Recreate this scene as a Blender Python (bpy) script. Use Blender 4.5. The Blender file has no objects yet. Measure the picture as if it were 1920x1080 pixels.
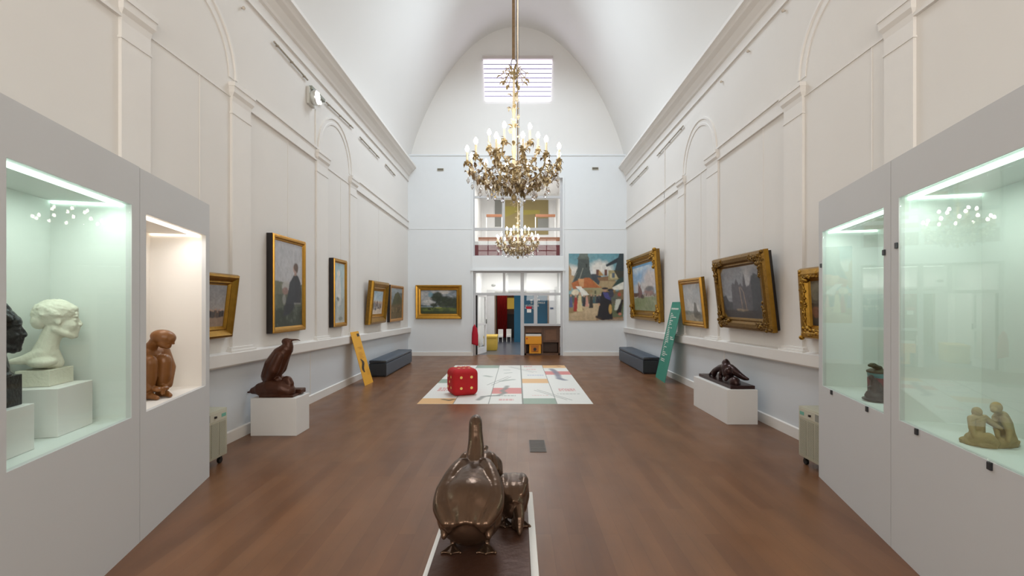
import bpy, bmesh, math, random
import numpy as np
from mathutils import Vector, Matrix, Euler
random.seed(7)
PI = math.pi
S = bpy.context.scene
COL = S.collection

# ---------------------------------------------------------------- camera, world, large lights, exposure
H, F, CX, CY = 1.7, 880.0, 970.0, 568.0        # eye height (m), focal length and vanishing point (px of 1920x1080)
cam = bpy.data.cameras.new('camera'); cam.sensor_width = 36; cam.lens = 36*F/1920
cam.shift_x = -(CX-960)/1920; cam.shift_y = (CY-540)/1920; cam.clip_end = 200
camo = bpy.data.objects.new('camera', cam); COL.objects.link(camo)
camo.location = (0, 0, H); camo.rotation_euler = (PI/2, 0, 0)
S.camera = camo
S.view_settings.view_transform = 'Standard'; S.view_settings.look = 'None'
S.view_settings.gamma = 1; S.view_settings.use_curve_mapping = False
S.view_settings.exposure = 0.42

w = bpy.data.worlds.new('world'); S.world = w; w.use_nodes = True
w.node_tree.nodes['Background'].inputs[0].default_value = (.75, .87, 1, 1)
w.node_tree.nodes['Background'].inputs[1].default_value = 1.0

def area_light(name, loc, rot, sx, sy, power, color):
    l = bpy.data.lights.new(name, 'AREA'); l.shape = 'RECTANGLE'; l.size = sx; l.size_y = sy
    l.energy = power; l.color = color
    o = bpy.data.objects.new(name, l); COL.objects.link(o); o.location = loc; o.rotation_euler = rot
    return o
# daylight through the two tall windows behind the camera, and through the roof light over the far end
area_light('window_daylight', (-1.75, -3.3, 4.1), (PI/2+.25, 0, 0), 2.2, 4.6, 150, (1.0, .925, .83))
area_light('window_daylight', (1.75, -3.3, 4.1), (PI/2+.25, 0, 0), 2.2, 4.6, 150, (1.0, .925, .83))
area_light('roof_daylight', (0, 11.2, 10.25), (0, 0, 0), 2.2, 3.6, 235, (.78, .90, 1.0)).data.spread = math.radians(150)
area_light('corridor_lamp_light', (.1, 17.2, 2.85), (0, 0, 0), 2.2, 2.4, 56, (1, .98, .95))
area_light('gallery_lamp_light', (0, 17.8, 6.1), (0, 0, 0), 2.2, 3.0, 64, (1, .98, .95))
area_light('curtain_room_light', (0, 20.5, 2.8), (0, 0, 0), 2.0, 1.2, 24, (1, .95, .88))

# ---------------------------------------------------------------- materials
def lin(c):
    if isinstance(c, str):
        c = [int(c[i:i+2], 16)/255 for i in (0, 2, 4)]
    return tuple((v/12.92 if v <= .04045 else ((v+.055)/1.055)**2.4) for v in c[:3])
MATS = {}
def mat(name, col, rough=.5, metal=0, var=.06, scale=6, bump=0, bscale=40, emit=0, coat=0, aniso=None, trans=0):
    if name in MATS: return MATS[name]
    m = bpy.data.materials.new(name); m.use_nodes = True; MATS[name] = m
    nt = m.node_tree; N = nt.nodes; L = nt.links
    b = N['Principled BSDF']; c = lin(col)
    tc = N.new('ShaderNodeTexCoord')
    if var:
        n = N.new('ShaderNodeTexNoise'); n.inputs['Scale'].default_value = scale; n.inputs['Detail'].default_value = 4
        L.new(tc.outputs['Object'], n.inputs['Vector'])
        r = N.new('ShaderNodeMix'); r.data_type = 'RGBA'
        r.inputs[6].default_value = tuple(max(0, v*(1-var)) for v in c)+(1,)
        r.inputs[7].default_value = tuple(min(1, v*(1+var)) for v in c)+(1,)
        L.new(n.outputs['Fac'], r.inputs[0]); L.new(r.outputs[2], b.inputs['Base Color'])
    else:
        b.inputs['Base Color'].default_value = c+(1,)
    b.inputs['Roughness'].default_value = rough; b.inputs['Metallic'].default_value = metal
    if coat: b.inputs['Coat Weight'].default_value = coat; b.inputs['Coat Roughness'].default_value = .15
    if trans: b.inputs['Transmission Weight'].default_value = trans
    if emit:
        b.inputs['Emission Color'].default_value = c+(1,); b.inputs['Emission Strength'].default_value = emit
    if bump:
        n2 = N.new('ShaderNodeTexNoise'); n2.inputs['Scale'].default_value = bscale; n2.inputs['Detail'].default_value = 5
        L.new(tc.outputs['Object'], n2.inputs['Vector'])
        bp = N.new('ShaderNodeBump'); bp.inputs['Strength'].default_value = bump; bp.inputs['Distance'].default_value = .02
        L.new(n2.outputs['Fac'], bp.inputs['Height']); L.new(bp.outputs['Normal'], b.inputs['Normal'])
    return m
def glass_mat(name, tint, refl=1.0):
    m = bpy.data.materials.new(name); m.use_nodes = True; MATS[name] = m
    nt = m.node_tree; N = nt.nodes; L = nt.links; N.remove(N['Principled BSDF'])
    t = N.new('ShaderNodeBsdfTransparent'); t.inputs[0].default_value = tint+(1,)
    g = N.new('ShaderNodeBsdfGlossy'); g.inputs['Roughness'].default_value = 0.01
    f = N.new('ShaderNodeLayerWeight'); f.inputs['Blend'].default_value = .5
    pw = N.new('ShaderNodeMath'); pw.operation = 'POWER'; pw.inputs[1].default_value = 5; L.new(f.outputs['Facing'], pw.inputs[0])
    ad = N.new('ShaderNodeMath'); ad.operation = 'MULTIPLY_ADD'; ad.inputs[1].default_value = .9; ad.inputs[2].default_value = .04; L.new(pw.outputs[0], ad.inputs[0])
    k = N.new('ShaderNodeMath'); k.operation = 'MULTIPLY'; k.inputs[1].default_value = refl
    L.new(ad.outputs[0], k.inputs[0])
    x = N.new('ShaderNodeMixShader'); L.new(k.outputs[0], x.inputs[0]); L.new(t.outputs[0], x.inputs[1]); L.new(g.outputs[0], x.inputs[2])
    L.new(x.outputs[0], N['Material Output'].inputs[0])
    return m
def paint_mat():
    m = bpy.data.materials.new('paint'); m.use_nodes = True
    N = m.node_tree.nodes; L = m.node_tree.links; b = N['Principled BSDF']
    a = N.new('ShaderNodeAttribute'); a.attribute_name = 'paint'
    L.new(a.outputs['Color'], b.inputs['Base Color']); b.inputs['Roughness'].default_value = .45
    n = N.new('ShaderNodeTexNoise'); n.inputs['Scale'].default_value = 90
    bp = N.new('ShaderNodeBump'); bp.inputs['Strength'].default_value = .15; bp.inputs['Distance'].default_value = .005
    L.new(n.outputs['Fac'], bp.inputs['Height']); L.new(bp.outputs['Normal'], b.inputs['Normal'])
    return m
PAINT = paint_mat()

M_lower = mat('lower_wall_cool', 'd6dade', .65, var=.015, scale=1.5)
M_wall = mat('wall_plaster', 'e3dfda', .75, var=.025, scale=1.2, bump=.05, bscale=12)
M_vault = mat('vault_plaster', 'e2dfdb', .8, var=.02, scale=.8, bump=.04, bscale=8)
M_trim = mat('trim_paint', 'e6e2dd', .6, var=.02)
M_backwall = mat('end_wall_paint', 'e2e5e7', .7, var=.015)
M_case = mat('case_paint', 'cfcfcf', .55, var=.012, scale=2)
M_liner = mat('case_liner', 'dfe3df', .7, var=.01)
M_liner_warm = mat('case_liner_warm', 'efeae3', .7, var=.01)
M_led_g = mat('led_strip_cool', (.9, 1, .95), emit=2.2, var=0)
M_led_w = mat('led_strip_warm', (1, .95, .87), emit=2.2, var=0)
M_glass = glass_mat('case_glass', (.94, .98, .96))
M_glass_l = glass_mat('case_glass_clean', (.955, .985, .97), .22)
M_glass2 = glass_mat('clear_glass', (.97, .98, .98), .6)
M_plinth = mat('plinth_paint', 'e4e2df', .6, var=.02)
M_gold = mat('gilt', 'a27a2e', .34, .85, var=.35, scale=14, bump=.06, bscale=60)
M_gold2 = mat('bright_gilt', 'bd8d3a', .3, .85, var=.2, scale=10, bump=.04, bscale=50)
M_golddk = mat('antique_gilt', '7a5b26', .38, .8, var=.4, scale=22, bump=.3, bscale=70)
M_black = mat('dark_frame_edge', '1c1512', .4, var=.1)
M_bronze = mat('bronze', '5a4536', .24, .75, var=.3, scale=7, bump=.12, bscale=25)
M_bronze_red = mat('red_brown_patina', '4e2c1c', .38, .35, var=.2, scale=9, bump=.15, bscale=30)
M_bronze_dk = mat('dark_purple_bronze', '3a2624', .28, .6, var=.3, scale=12, bump=.15, bscale=40)
M_slabdk = mat('bronze_slab', '4a3024', .42, .4, var=.3, scale=5, bump=.2, bscale=20)
M_terra = mat('polished_terracotta', '845529', .35, .05, var=.25, scale=9)
M_plaster = mat('white_plaster', 'dfdccc', .65, var=.06, scale=14, bump=.25, bscale=45)
M_darkbust = mat('black_patina', '1d1c1a', .38, .4, var=.3, scale=12, bump=.3, bscale=45)
M_clay = mat('buff_clay', 'a08a5e', .75, var=.15, scale=25, bump=.2, bscale=60)
M_darkfig = mat('dark_figurine', '322f2d', .4, .3, var=.3, scale=30)
M_turq = mat('turquoise_glaze', '4f8d93', .3, var=.15, scale=30)
M_burg = mat('burgundy', '6d1b28', .5, var=.06)
M_olive = mat('olive_bronze', '3f3d25', .45, .3, var=.2, scale=30)
M_bench = mat('blue_grey_leatherette', '4a5663', .42, var=.06, scale=12, bump=.06)
M_bench_end = mat('darker_leatherette', '26292e', .42, var=.05, scale=12)
M_red = mat('red_felt', 'b3131c', .8, var=.12, scale=14, bump=.15)
M_dot = mat('cream_dot', 'f2cf78', .8, var=.06)
M_yellow = mat('yellow_panel', 'e6a82e', .6, var=.02)
M_green = mat('green_panel', '2f8672', .6, var=.02)
M_white = mat('white_print', 'ece9e2', .6, var=0)
M_grille = mat('beige_metal', 'b9b6a2', .5, var=.04)
M_grilledk = mat('grille_gap', '6a6a5c', .6, var=.05)
M_rubber = mat('black_rubber', '141414', .5, var=0)
M_brass = mat('brass', 'a8946c', .38, .3, var=.25, scale=25)
M_brassdk = mat('aged_brass', '7d664a', .42, .3, var=.4, scale=30)
M_candle = mat('ivory_sleeve', 'f3e4c2', .5, var=.03)
M_bulb = mat('lit_bulb', (1, .965, .9), emit=40, var=0)
M_crystal = mat('crystal', 'ffffff', .05, .0, var=0, trans=.85)
M_flower = mat('gilt_flower', 'efe4cc', .4, .1, var=.15, scale=30)
M_steel = mat('grey_metal', '8a8d88', .35, .6, var=.08)
M_floor_in = mat('corridor_floor', '4f5560', .3, var=.1, scale=3)
M_teal = mat('teal_partition', '0d5d7c', .55, var=.25, scale=1.3)
M_curtain = mat('red_curtain', 'b52219', .85, var=.2, scale=8)
M_wood = mat('orange_wood_rail', 'a8704f', .45, var=.12, scale=8)
M_walnut = mat('old_walnut', '5c3d29', .45, var=.3, scale=10, bump=.1)
M_walnut2 = mat('panel_walnut', '75523a', .5, var=.25, scale=10, bump=.1)
M_orange = mat('orange_laminate', 'e89a12', .45, var=.04)
M_frame = mat('door_frame_paint', 'c3c3c5', .5, var=.02)
M_ochre = mat('ochre_wall', '9c8b5c', .7, var=.35, scale=.8)
M_vent = mat('vent_metal', '56504c', .5, .4, var=.1)
M_window_glow = mat('daylit_blind', (.95, .93, 1), emit=1.45, var=0)
M_slat = mat('blind_slat', '8f86ac', .6, var=0)
M_lampglow = mat('floodlight_tube', (1, .99, .94), emit=3, var=0)
M_dkgap = mat('dark_gap', '2c2420', .8, var=.05)
M_redcloth = mat('red_cloth', 'b8102a', .7, var=.15, scale=8)
M_yelbox = mat('yellow_vinyl', 'cfae45', .5, var=.12, scale=6)

# ---------------------------------------------------------------- helpers
def fpt(px, py, z=0):
    """point of the horizontal plane at height z seen at pixel px, py"""
    Y = F*(H-z)/(py-CY); return Vector(((px-CX)*Y/F, Y, z))
def at(px, py, Y): return Vector(((px-CX)*Y/F, Y, H-(py-CY)*Y/F))
def wallY(px, X): return F*X/(px-CX)
def zat(py, Y): return H-(py-CY)*Y/F

def org(o):
    v = Vector((0, 0, 0))
    while o is not None: v += o.location; o = o.parent
    return v
def tag(o, label=None, cat=None, group=None, kind=None):
    if label: o['label'] = label
    if cat: o['category'] = cat
    if group: o['group'] = group
    if kind: o['kind'] = kind
    return o
def thing(name, label, cat, loc, group=None):
    o = bpy.data.objects.new(name, None); COL.objects.link(o); o.location = loc; o.empty_display_size = .1
    return tag(o, label, cat, group)
def copy_tree(o, parent=None):
    c = o.copy(); COL.objects.link(c); c.parent = parent
    for ch in list(o.children): copy_tree(ch, c)
    return c

class MB:
    def __init__(s): s.bm = bmesh.new(); s.mi = 0
    def _f(s, vs):
        try: f = s.bm.faces.new(vs); f.material_index = s.mi; return f
        except ValueError: return None
    def box(s, x0, y0, z0, x1, y1, z1, M=None, bev=0):
        pts = [Vector(p) for p in ((x0,y0,z0),(x1,y0,z0),(x1,y1,z0),(x0,y1,z0),(x0,y0,z1),(x1,y0,z1),(x1,y1,z1),(x0,y1,z1))]
        if M: pts = [M @ p for p in pts]
        v = [s.bm.verts.new(p) for p in pts]
        fs = [s._f([v[i] for i in q]) for q in ((3,2,1,0),(4,5,6,7),(0,1,5,4),(1,2,6,5),(2,3,7,6),(3,0,4,7))]
        if bev:
            es = list({e for f in fs if f for e in f.edges})
            r = bmesh.ops.bevel(s.bm, geom=es, offset=bev, segments=2, affect='EDGES', profile=.5)
            for f in r['faces']: f.material_index = s.mi
        return s
    def hull8(s, p):
        v = [s.bm.verts.new(q) for q in p]
        for q in ((3,2,1,0),(4,5,6,7),(0,1,5,4),(1,2,6,5),(2,3,7,6),(3,0,4,7)): s._f([v[i] for i in q])
        return s
    def quad(s, *p): s._f([s.bm.verts.new(q) for q in p]); return s
    def loft(s, rings, caps=True, closed=True):
        R = [[s.bm.verts.new(p) for p in r] for r in rings]
        n = len(R[0])
        for a, b in zip(R, R[1:]):
            for i in range(n if closed else n-1):
                j = (i+1) % n; s._f([a[i], a[j], b[j], b[i]])
        if caps: s._f(R[0][::-1]); s._f(R[-1])
        return s
    def tube(s, pts, rad, n=8, caps=True):
        pts = [Vector(p) for p in pts]
        rad = [rad]*len(pts) if not hasattr(rad, '__len__') else rad
        rings = []; up = None
        for i, p in enumerate(pts):
            t = (pts[min(i+1, len(pts)-1)]-pts[max(i-1, 0)]).normalized()
            if up is None: up = t.orthogonal().normalized()
            a = (up - t*up.dot(t)).normalized(); b = t.cross(a); up = a
            rings.append([p+(a*math.cos(k*2*PI/n)+b*math.sin(k*2*PI/n))*rad[i] for k in range(n)])
        return s.loft(rings, caps)
    def lathe(s, prof, c=(0,0,0), n=16):
        c = Vector(c)
        return s.loft([[c+Vector((r*math.cos(k*2*PI/n), r*math.sin(k*2*PI/n), z)) for k in range(n)] for r, z in prof])
    def ball(s, c, r, rot=None, seg=16, ring=10):
        r = (r, r, r) if not hasattr(r, '__len__') else r
        M = Matrix.Translation(Vector(c)) @ (rot.to_matrix().to_4x4() if rot is not None else Matrix()) @ Matrix.Diagonal((r[0], r[1], r[2], 1))
        g = bmesh.ops.create_uvsphere(s.bm, u_segments=seg, v_segments=ring, radius=1, matrix=M)
        for v in g['verts']:
            for f in v.link_faces: f.material_index = s.mi
        return s
    def cone(s, a, ra, b, rb, n=14):
        """tapered limb with rounded ends"""
        s.ball(a, ra, seg=n, ring=8); s.ball(b, rb, seg=n, ring=8)
        return s.tube([a, b], [ra, rb], n)
    def chain(s, pts, rad):
        for i in range(len(pts)-1): s.cone(pts[i], rad[i], pts[i+1], rad[i+1])
        return s
    def spline(s, pts, rad, k=3):
        P = [Vector(q) for q in pts]; n = len(P); o, r = [], []
        for i in range(n-1):
            a, b, c, d = P[max(i-1, 0)], P[i], P[i+1], P[min(i+2, n-1)]
            for j in range(k):
                t = j/k; o.append(.5*((2*b)+(c-a)*t+(2*a-5*b+4*c-d)*t*t+(3*b-a-3*c+d)*t**3)); r.append(rad[i]*(1-t)+rad[i+1]*t)
        o.append(P[-1]); r.append(rad[-1]); return s.chain(o, r)
    def leaf(s, c, d, L, W, up=Vector((0,0,1)), curl=.3):
        d = Vector(d).normalized(); side = d.cross(up)
        side = side.normalized() if side.length > .01 else Vector((1,0,0))
        nn = side.cross(d).normalized(); c = Vector(c)
        a = c; b1 = c+d*L*.45+side*W*.5+nn*L*curl*.4; b2 = c+d*L*.45-side*W*.5+nn*L*curl*.4; m = c+d*L*.5+nn*L*curl*.25; e = c+d*L-nn*L*curl*.3
        l, r_ = [], []
        for q, ww in ((.22, .32), (.42, .5), (.6, .34), (.74, .36), (.88, .14)):
            z = nn*L*curl*(.9*math.sin(q*PI)-.35*q); l.append(s.bm.verts.new(c+d*L*q+side*W*ww+z*.9)); r_.append(s.bm.verts.new(c+d*L*q-side*W*ww+z*.9))
        md = [s.bm.verts.new(c+d*L*q+nn*L*curl*(.6*math.sin(q*PI)-.35*q)) for q in (.0, .3, .5, .75, 1.0)]
        s._f([md[0], l[0], md[1]]); s._f([l[0], l[1], md[1]]); s._f([l[1], l[2], md[2], md[1]]); s._f([l[2], l[3], md[3], md[2]]); s._f([l[3], l[4], md[3]]); s._f([l[4], md[4], md[3]])
        s._f([md[0], md[1], r_[0]]); s._f([r_[0], md[1], r_[1]]); s._f([r_[1], md[1], md[2], r_[2]]); s._f([r_[2], md[2], md[3], r_[3]]); s._f([r_[3], md[3], r_[4]]); s._f([r_[4], md[3], md[4]])
        return s
    def build(s, name, mats, parent=None, smooth=False, loc=None, angle=None):
        me = bpy.data.meshes.new(name)
        o = bpy.data.objects.new(name, me); COL.objects.link(o)
        if parent is not None: o.parent = parent; off = org(parent)
        else:
            off = Vector(loc) if loc is not None else Vector((0,0,0)); o.location = off
        bmesh.ops.translate(s.bm, verts=s.bm.verts, vec=-off)
        bmesh.ops.recalc_face_normals(s.bm, faces=s.bm.faces)
        s.bm.to_mesh(me); s.bm.free()
        for m in (mats if isinstance(mats, (list, tuple)) else [mats]): me.materials.append(m)
        if smooth:
            for p in me.polygons: p.use_smooth = True
            if angle:
                try: me.set_sharp_from_angle(angle=angle)
                except Exception: pass
        return o
def sculpt(mb, name, m, parent=None, voxel=.01, smooth=6, loc=None, disp=0, dscale=.03):
    """union of the overlapping solids as one continuous smoothed surface"""
    o = mb.build(name, m, parent, loc=loc)
    r = o.modifiers.new('remesh', 'REMESH'); r.mode = 'VOXEL'; r.voxel_size = voxel; r.use_smooth_shade = True
    if smooth:
        q = o.modifiers.new('smooth', 'SMOOTH'); q.factor = .5; q.iterations = smooth
    if disp:
        t = bpy.data.textures.new(name, 'CLOUDS'); t.noise_scale = dscale
        d = o.modifiers.new('relief', 'DISPLACE'); d.texture = t; d.strength = disp; d.mid_level = .5
    dg = bpy.context.evaluated_depsgraph_get(); dg.update()
    me = bpy.data.meshes.new_from_object(o.evaluated_get(dg), depsgraph=dg)
    o.modifiers.clear(); old = o.data; o.data = me; bpy.data.meshes.remove(old)
    for p in me.polygons: p.use_smooth = True
    if not me.materials: me.materials.append(m)
    return o
def struct(mb, name, m, smooth=False, parent=None, angle=None):
    o = mb.build(name, m, parent, smooth, angle=angle)
    if parent is None: o['kind'] = 'structure'
    return o

# ---- small picture painter: a grid of coloured vertices
class Canvas:
    def __init__(s, w, h, top, bot, seed=0, noise=.04):
        s.w, s.h = w, h; s.rng = np.random.RandomState(seed)
        t = np.linspace(0, 1, h)[:, None, None]
        s.a = (np.array(lin(top))*(1-t)+np.array(lin(bot))*t)*np.ones((h, w, 1))
        s.Y, s.X = np.mgrid[0:h, 0:w]; s.X = (s.X+.5)/w; s.Y = (s.Y+.5)/h
        s.nz = noise
    def fbm(s, n0=4, oct=4, seed=None):
        r = np.random.RandomState(seed) if seed is not None else s.rng
        out = np.zeros((s.h, s.w)); amp = 1; tot = 0
        for k in range(oct):
            n = n0*2**k; g = r.rand(n+2, n+2)
            fx = s.X*n; fy = s.Y*n; ix = fx.astype(int); iy = fy.astype(int); tx = fx-ix; ty = fy-iy
            tx = tx*tx*(3-2*tx); ty = ty*ty*(3-2*ty)
            v = (g[iy,ix]*(1-tx)+g[iy,ix+1]*tx)*(1-ty)+(g[iy+1,ix]*(1-tx)+g[iy+1,ix+1]*tx)*ty
            out += v*amp; tot += amp; amp *= .55
        return out/tot
    def put(s, m, c, al=1):
        m = np.clip(m, 0, 1)[..., None]*al; s.a = s.a*(1-m)+np.array(lin(c))*m; return s
    def poly(s, pts, c, al=1, wob=0):
        X, Y = s.X, s.Y
        if wob: X = X+(s.fbm(8)-.5)*wob; Y = Y+(s.fbm(8)-.5)*wob
        ins = np.zeros(X.shape, bool); n = len(pts)
        for i in range(n):
            (x1, y1), (x2, y2) = pts[i], pts[(i+1) % n]
            if y1 == y2: continue
            c1 = ((y1 > Y) != (y2 > Y)) & (X < (x2-x1)*(Y-y1)/(y2-y1)+x1); ins ^= c1
        return s.put(ins.astype(float), c, al)
    def ell(s, x, y, rx, ry, c, al=1, soft=.25, wob=0):
        X, Y = s.X, s.Y
        if wob: X = X+(s.fbm(8)-.5)*wob; Y = Y+(s.fbm(8)-.5)*wob
        d = np.sqrt(((X-x)/rx)**2+((Y-y)/ry)**2)
        return s.put((1-d)/soft+.5, c, al)
    def cloud(s, thr, c, al=1, n0=3, y0=0, y1=1, k=5):
        m = (s.fbm(n0)-thr)*k*((s.Y > y0) & (s.Y < y1)); return s.put(m, c, al)
    def rect(s, x0, y0, x1, y1, c, al=1): return s.put(((s.X >= x0)&(s.X < x1)&(s.Y >= y0)&(s.Y < y1)).astype(float), c, al)
    def line(s, x0, y0, x1, y1, wd, c, al=1, asp=None):
        A = s.w/s.h if asp is None else asp
        px, py = s.X*A, s.Y; ax, ay, bx, by = x0*A, y0, x1*A, y1
        t = np.clip(((px-ax)*(bx-ax)+(py-ay)*(by-ay))/((bx-ax)**2+(by-ay)**2+1e-9), 0, 1)
        d = np.hypot(px-ax-t*(bx-ax), py-ay-t*(by-ay))
        return s.put((wd-d)/wd*1.5, c, al)
    def person(s, x, y, h, c, head='c09a80'):
        w_ = h*.16
        s.poly([(x-w_*.5, y-h*.78), (x+w_*.5, y-h*.78), (x+w_*1.1, y), (x-w_*1.1, y)], c, wob=.01)
        s.ell(x, y-h*.87, w_*.45, h*.09, head, soft=.5); return s
    def mesh(s, name, P00, U, V, parent):
        """P00 top-left corner, U the vector along the top, V the vector down"""
        h, w = s.h, s.w
        a = s.a
        if s.nz > .02:
            for _ in range(2):
                b = np.pad(a, ((1, 1), (1, 1), (0, 0)), 'edge'); a = (b[:-2, 1:-1]+b[2:, 1:-1]+b[1:-1, :-2]+b[1:-1, 2:]+2*a)/6
            a = a*(1+(s.fbm(int(w/5), 3)-.5)[..., None]*.4)
        a = a*(1+(s.rng.rand(h, w, 1)-.5)*2*s.nz)
        a = np.clip(a, 0, 1)
        off = org(parent); P = np.array(P00-off); U = np.array(U); V = np.array(V)
        gx = np.linspace(0, 1, w); gy = np.linspace(0, 1, h)
        co = P+gx[None, :, None]*U+gy[:, None, None]*V
        me = bpy.data.meshes.new(name)
        idx = np.arange(w*h).reshape(h, w)
        q = np.stack([idx[:-1, :-1], idx[1:, :-1], idx[1:, 1:], idx[:-1, 1:]], -1).reshape(-1, 4)
        me.from_pydata(co.reshape(-1, 3).tolist(), [], q.tolist())
        at_ = me.color_attributes.new('paint', 'FLOAT_COLOR', 'POINT')
        at_.data.foreach_set('color', np.concatenate([a.reshape(-1, 3), np.ones((w*h, 1))], 1).astype(np.float32).ravel())
        me.materials.append(PAINT)
        o = bpy.data.objects.new(name, me); COL.objects.link(o)
        if parent is not None: o.parent = parent
        return o
# ---------------------------------------------------------------- the room
XW = 3.52; YB = 15.1; YF = -3.4; ZS = 6.12; XO0, XO1 = -1.424, 1.459
def floor_mat():
    m = bpy.data.materials.new('parquet'); m.use_nodes = True
    N = m.node_tree.nodes; L = m.node_tree.links; b = N['Principled BSDF']
    tc = N.new('ShaderNodeTexCoord'); mp = N.new('ShaderNodeMapping'); mp.inputs['Rotation'].default_value = (0, 0, PI/2)
    L.new(tc.outputs['Object'], mp.inputs[0])
    br = N.new('ShaderNodeTexBrick'); br.offset = .37; br.inputs['Scale'].default_value = 1
    br.inputs['Brick Width'].default_value = 1.15; br.inputs['Row Height'].default_value = .125
    br.inputs['Mortar Size'].default_value = .0008; br.inputs['Bias'].default_value = 0
    br.inputs['Color1'].default_value = lin('704a2f')+(1,); br.inputs['Color2'].default_value = lin('7b5539')+(1,)
    br.inputs['Mortar'].default_value = lin('5f3f28')+(1,)
    L.new(mp.outputs[0], br.inputs['Vector'])
    n = N.new('ShaderNodeTexNoise'); n.inputs['Scale'].default_value = 1.6; n.inputs['Detail'].default_value = 5
    mp2 = N.new('ShaderNodeMapping'); mp2.inputs['Scale'].default_value = (3, .7, 1); L.new(tc.outputs['Object'], mp2.inputs[0]); L.new(mp2.outputs[0], n.inputs['Vector'])
    mx = N.new('ShaderNodeMix'); mx.data_type = 'RGBA'; mx.blend_type = 'MULTIPLY'; mx.inputs[0].default_value = .55
    cr = N.new('ShaderNodeValToRGB'); cr.color_ramp.elements[0].position = .3; cr.color_ramp.elements[1].position = .7
    cr.color_ramp.elements[0].color = (.62, .58, .56, 1); cr.color_ramp.elements[1].color = (1.15, 1.08, 1, 1)
    L.new(n.outputs[0], cr.inputs[0]); L.new(br.outputs['Color'], mx.inputs[6]); L.new(cr.outputs[0], mx.inputs[7]); L.new(mx.outputs[2], b.inputs['Base Color'])
    n2 = N.new('ShaderNodeTexNoise'); n2.inputs['Scale'].default_value = 2.5
    mr = N.new('ShaderNodeMapRange'); mr.inputs[3].default_value = .24; mr.inputs[4].default_value = .42
    L.new(tc.outputs['Object'], n2.inputs['Vector']); L.new(n2.outputs[0], mr.inputs[0]); L.new(mr.outputs[0], b.inputs['Roughness'])
    bp = N.new('ShaderNodeBump'); bp.inputs['Strength'].default_value = .04; bp.inputs['Distance'].default_value = .003
    L.new(br.outputs['Fac'], bp.inputs['Height']); L.new(bp.outputs[0], b.inputs['Normal'])
    return m
M_floor = floor_mat()
mb = MB(); mb.box(-3.8, YF-.2, -.12, 3.8, 15.38, 0); struct(mb, 'floor', M_floor)
for s, nm in ((-1, 'wall_left'), (1, 'wall_right')):
    mb = MB(); mb.box(s*XW, YF-.2, 0, s*(XW+.25), 15.6, 6.6); struct(mb, nm, M_wall)
# end wall with its two openings
def zb(y): return zat(y, YB)
Z1, Z2, Z3, Z4 = zat(508, YB), zat(480, YB), zat(333, YB), zat(290.5, YB)
mb = MB()
mb.box(-XW, YB, 0, XO0, 15.35, Z4); mb.box(XO1, YB, 0, XW, 15.35, Z4)
mb.box(XO0, YB, Z1, XO1, 15.35, Z2); mb.box(XO0, YB, Z3, XO1, 15.35, Z4)
struct(mb, 'wall_back', M_backwall)
mb = MB(); mb.box(-3.5, 15.32, Z4-.05, 3.5, 15.5, 10.9); struct(mb, 'wall_lunette', M_vault)
# wall behind the camera with two tall windows
mb = MB(); 
for x0, x1, z0, z1 in ((-XW, -2.85, 0, 11), (-.65, .65, 0, 11), (2.85, XW, 0, 11), (-2.85, -.65, 0, 1.8), (.65, 2.85, 0, 1.8), (-2.85, -.65, 6.4, 11), (.65, 2.85, 6.4, 11)):
    mb.box(x0, YF-.2, z0, x1, YF, z1)
struct(mb, 'wall_front', M_wall)
for k, xc in enumerate((-1.75, 1.75)):
    w_ = thing('window_%d' % (k+2), None, None, (xc, YF-.1, 1.8)); w_['kind'] = 'structure'
    mb = MB()
    for i in range(4): x = xc-1.1+i*.7333; mb.box(x-.03, YF-.14, 1.8, x+.03, YF-.04, 6.4)
    for i in range(6): z = 1.8+i*.92; mb.box(xc-1.1, YF-.14, z-.03, xc+1.1, YF-.04, z+.03)
    mb.build('window_frame', M_frame, w_)
    mb = MB(); mb.box(xc-1.1, YF-.11, 1.8, xc+1.1, YF-.1, 6.4); mb.build('pane', M_glass2, w_)
# vault
def vz(x): return ZS+.18+(10.72-ZS-.18)*max(0, 1-(x/XW)**2)**.8
xs = [XW*math.sin(-PI/2+PI*i/72) for i in range(73)]
prof = [(x, vz(x)) for x in xs]; prof = [(-XW, ZS-.1)]+prof+[(XW, ZS-.1)]
mb = MB(); R = []
for y in (YF-.2, 2, 6, 10, 15.4): R.append([(x, y, z) for x, z in prof])
mb.loft(R, caps=False, closed=False); R2 = [[(x*1.05, y, z+.15) for x, z in prof] for y in (YF-.2, 15.4)]
mb.loft(R2, caps=False, closed=False)
struct(mb, 'ceiling', M_vault, smooth=True)
# mouldings
def zd(Y): return .965-.02*(Y-5.2)
def zr(Y): return 4.24-.011*(Y-4.2)
cor = [(0,5.62),(.03,5.62),(.03,5.78),(.06,5.8),(.075,5.84),(.13,5.93),(.2,5.97),(.215,6.0),(.235,6.02),(.27,6.04),(.27,6.1),(.255,6.12),(0,6.2)]
PIL = ((4.14, 4.47), (5.75, 6.15), (8.18, 8.65), (9.82, 10.2))
def along(mb, s, y0, y1, p0, p1, fz0, fz1, taper=0):
    """a moulding on a side wall from y0 to y1, standing p0..p1 out of the wall, between two height lines"""
    a = [Vector((s*(XW-p), y, z)) for y, p, z in ((y0,p0,fz0(y0)),(y0,p1,fz0(y0)),(y1,p1,fz0(y1)),(y1,p0,fz0(y1)),(y0,p0,fz1(y0)+taper),(y0,p1,fz1(y0)),(y1,p1,fz1(y1)),(y1,p0,fz1(y1)+taper))]
    mb.hull8(a)
n_trim = 0
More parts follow.
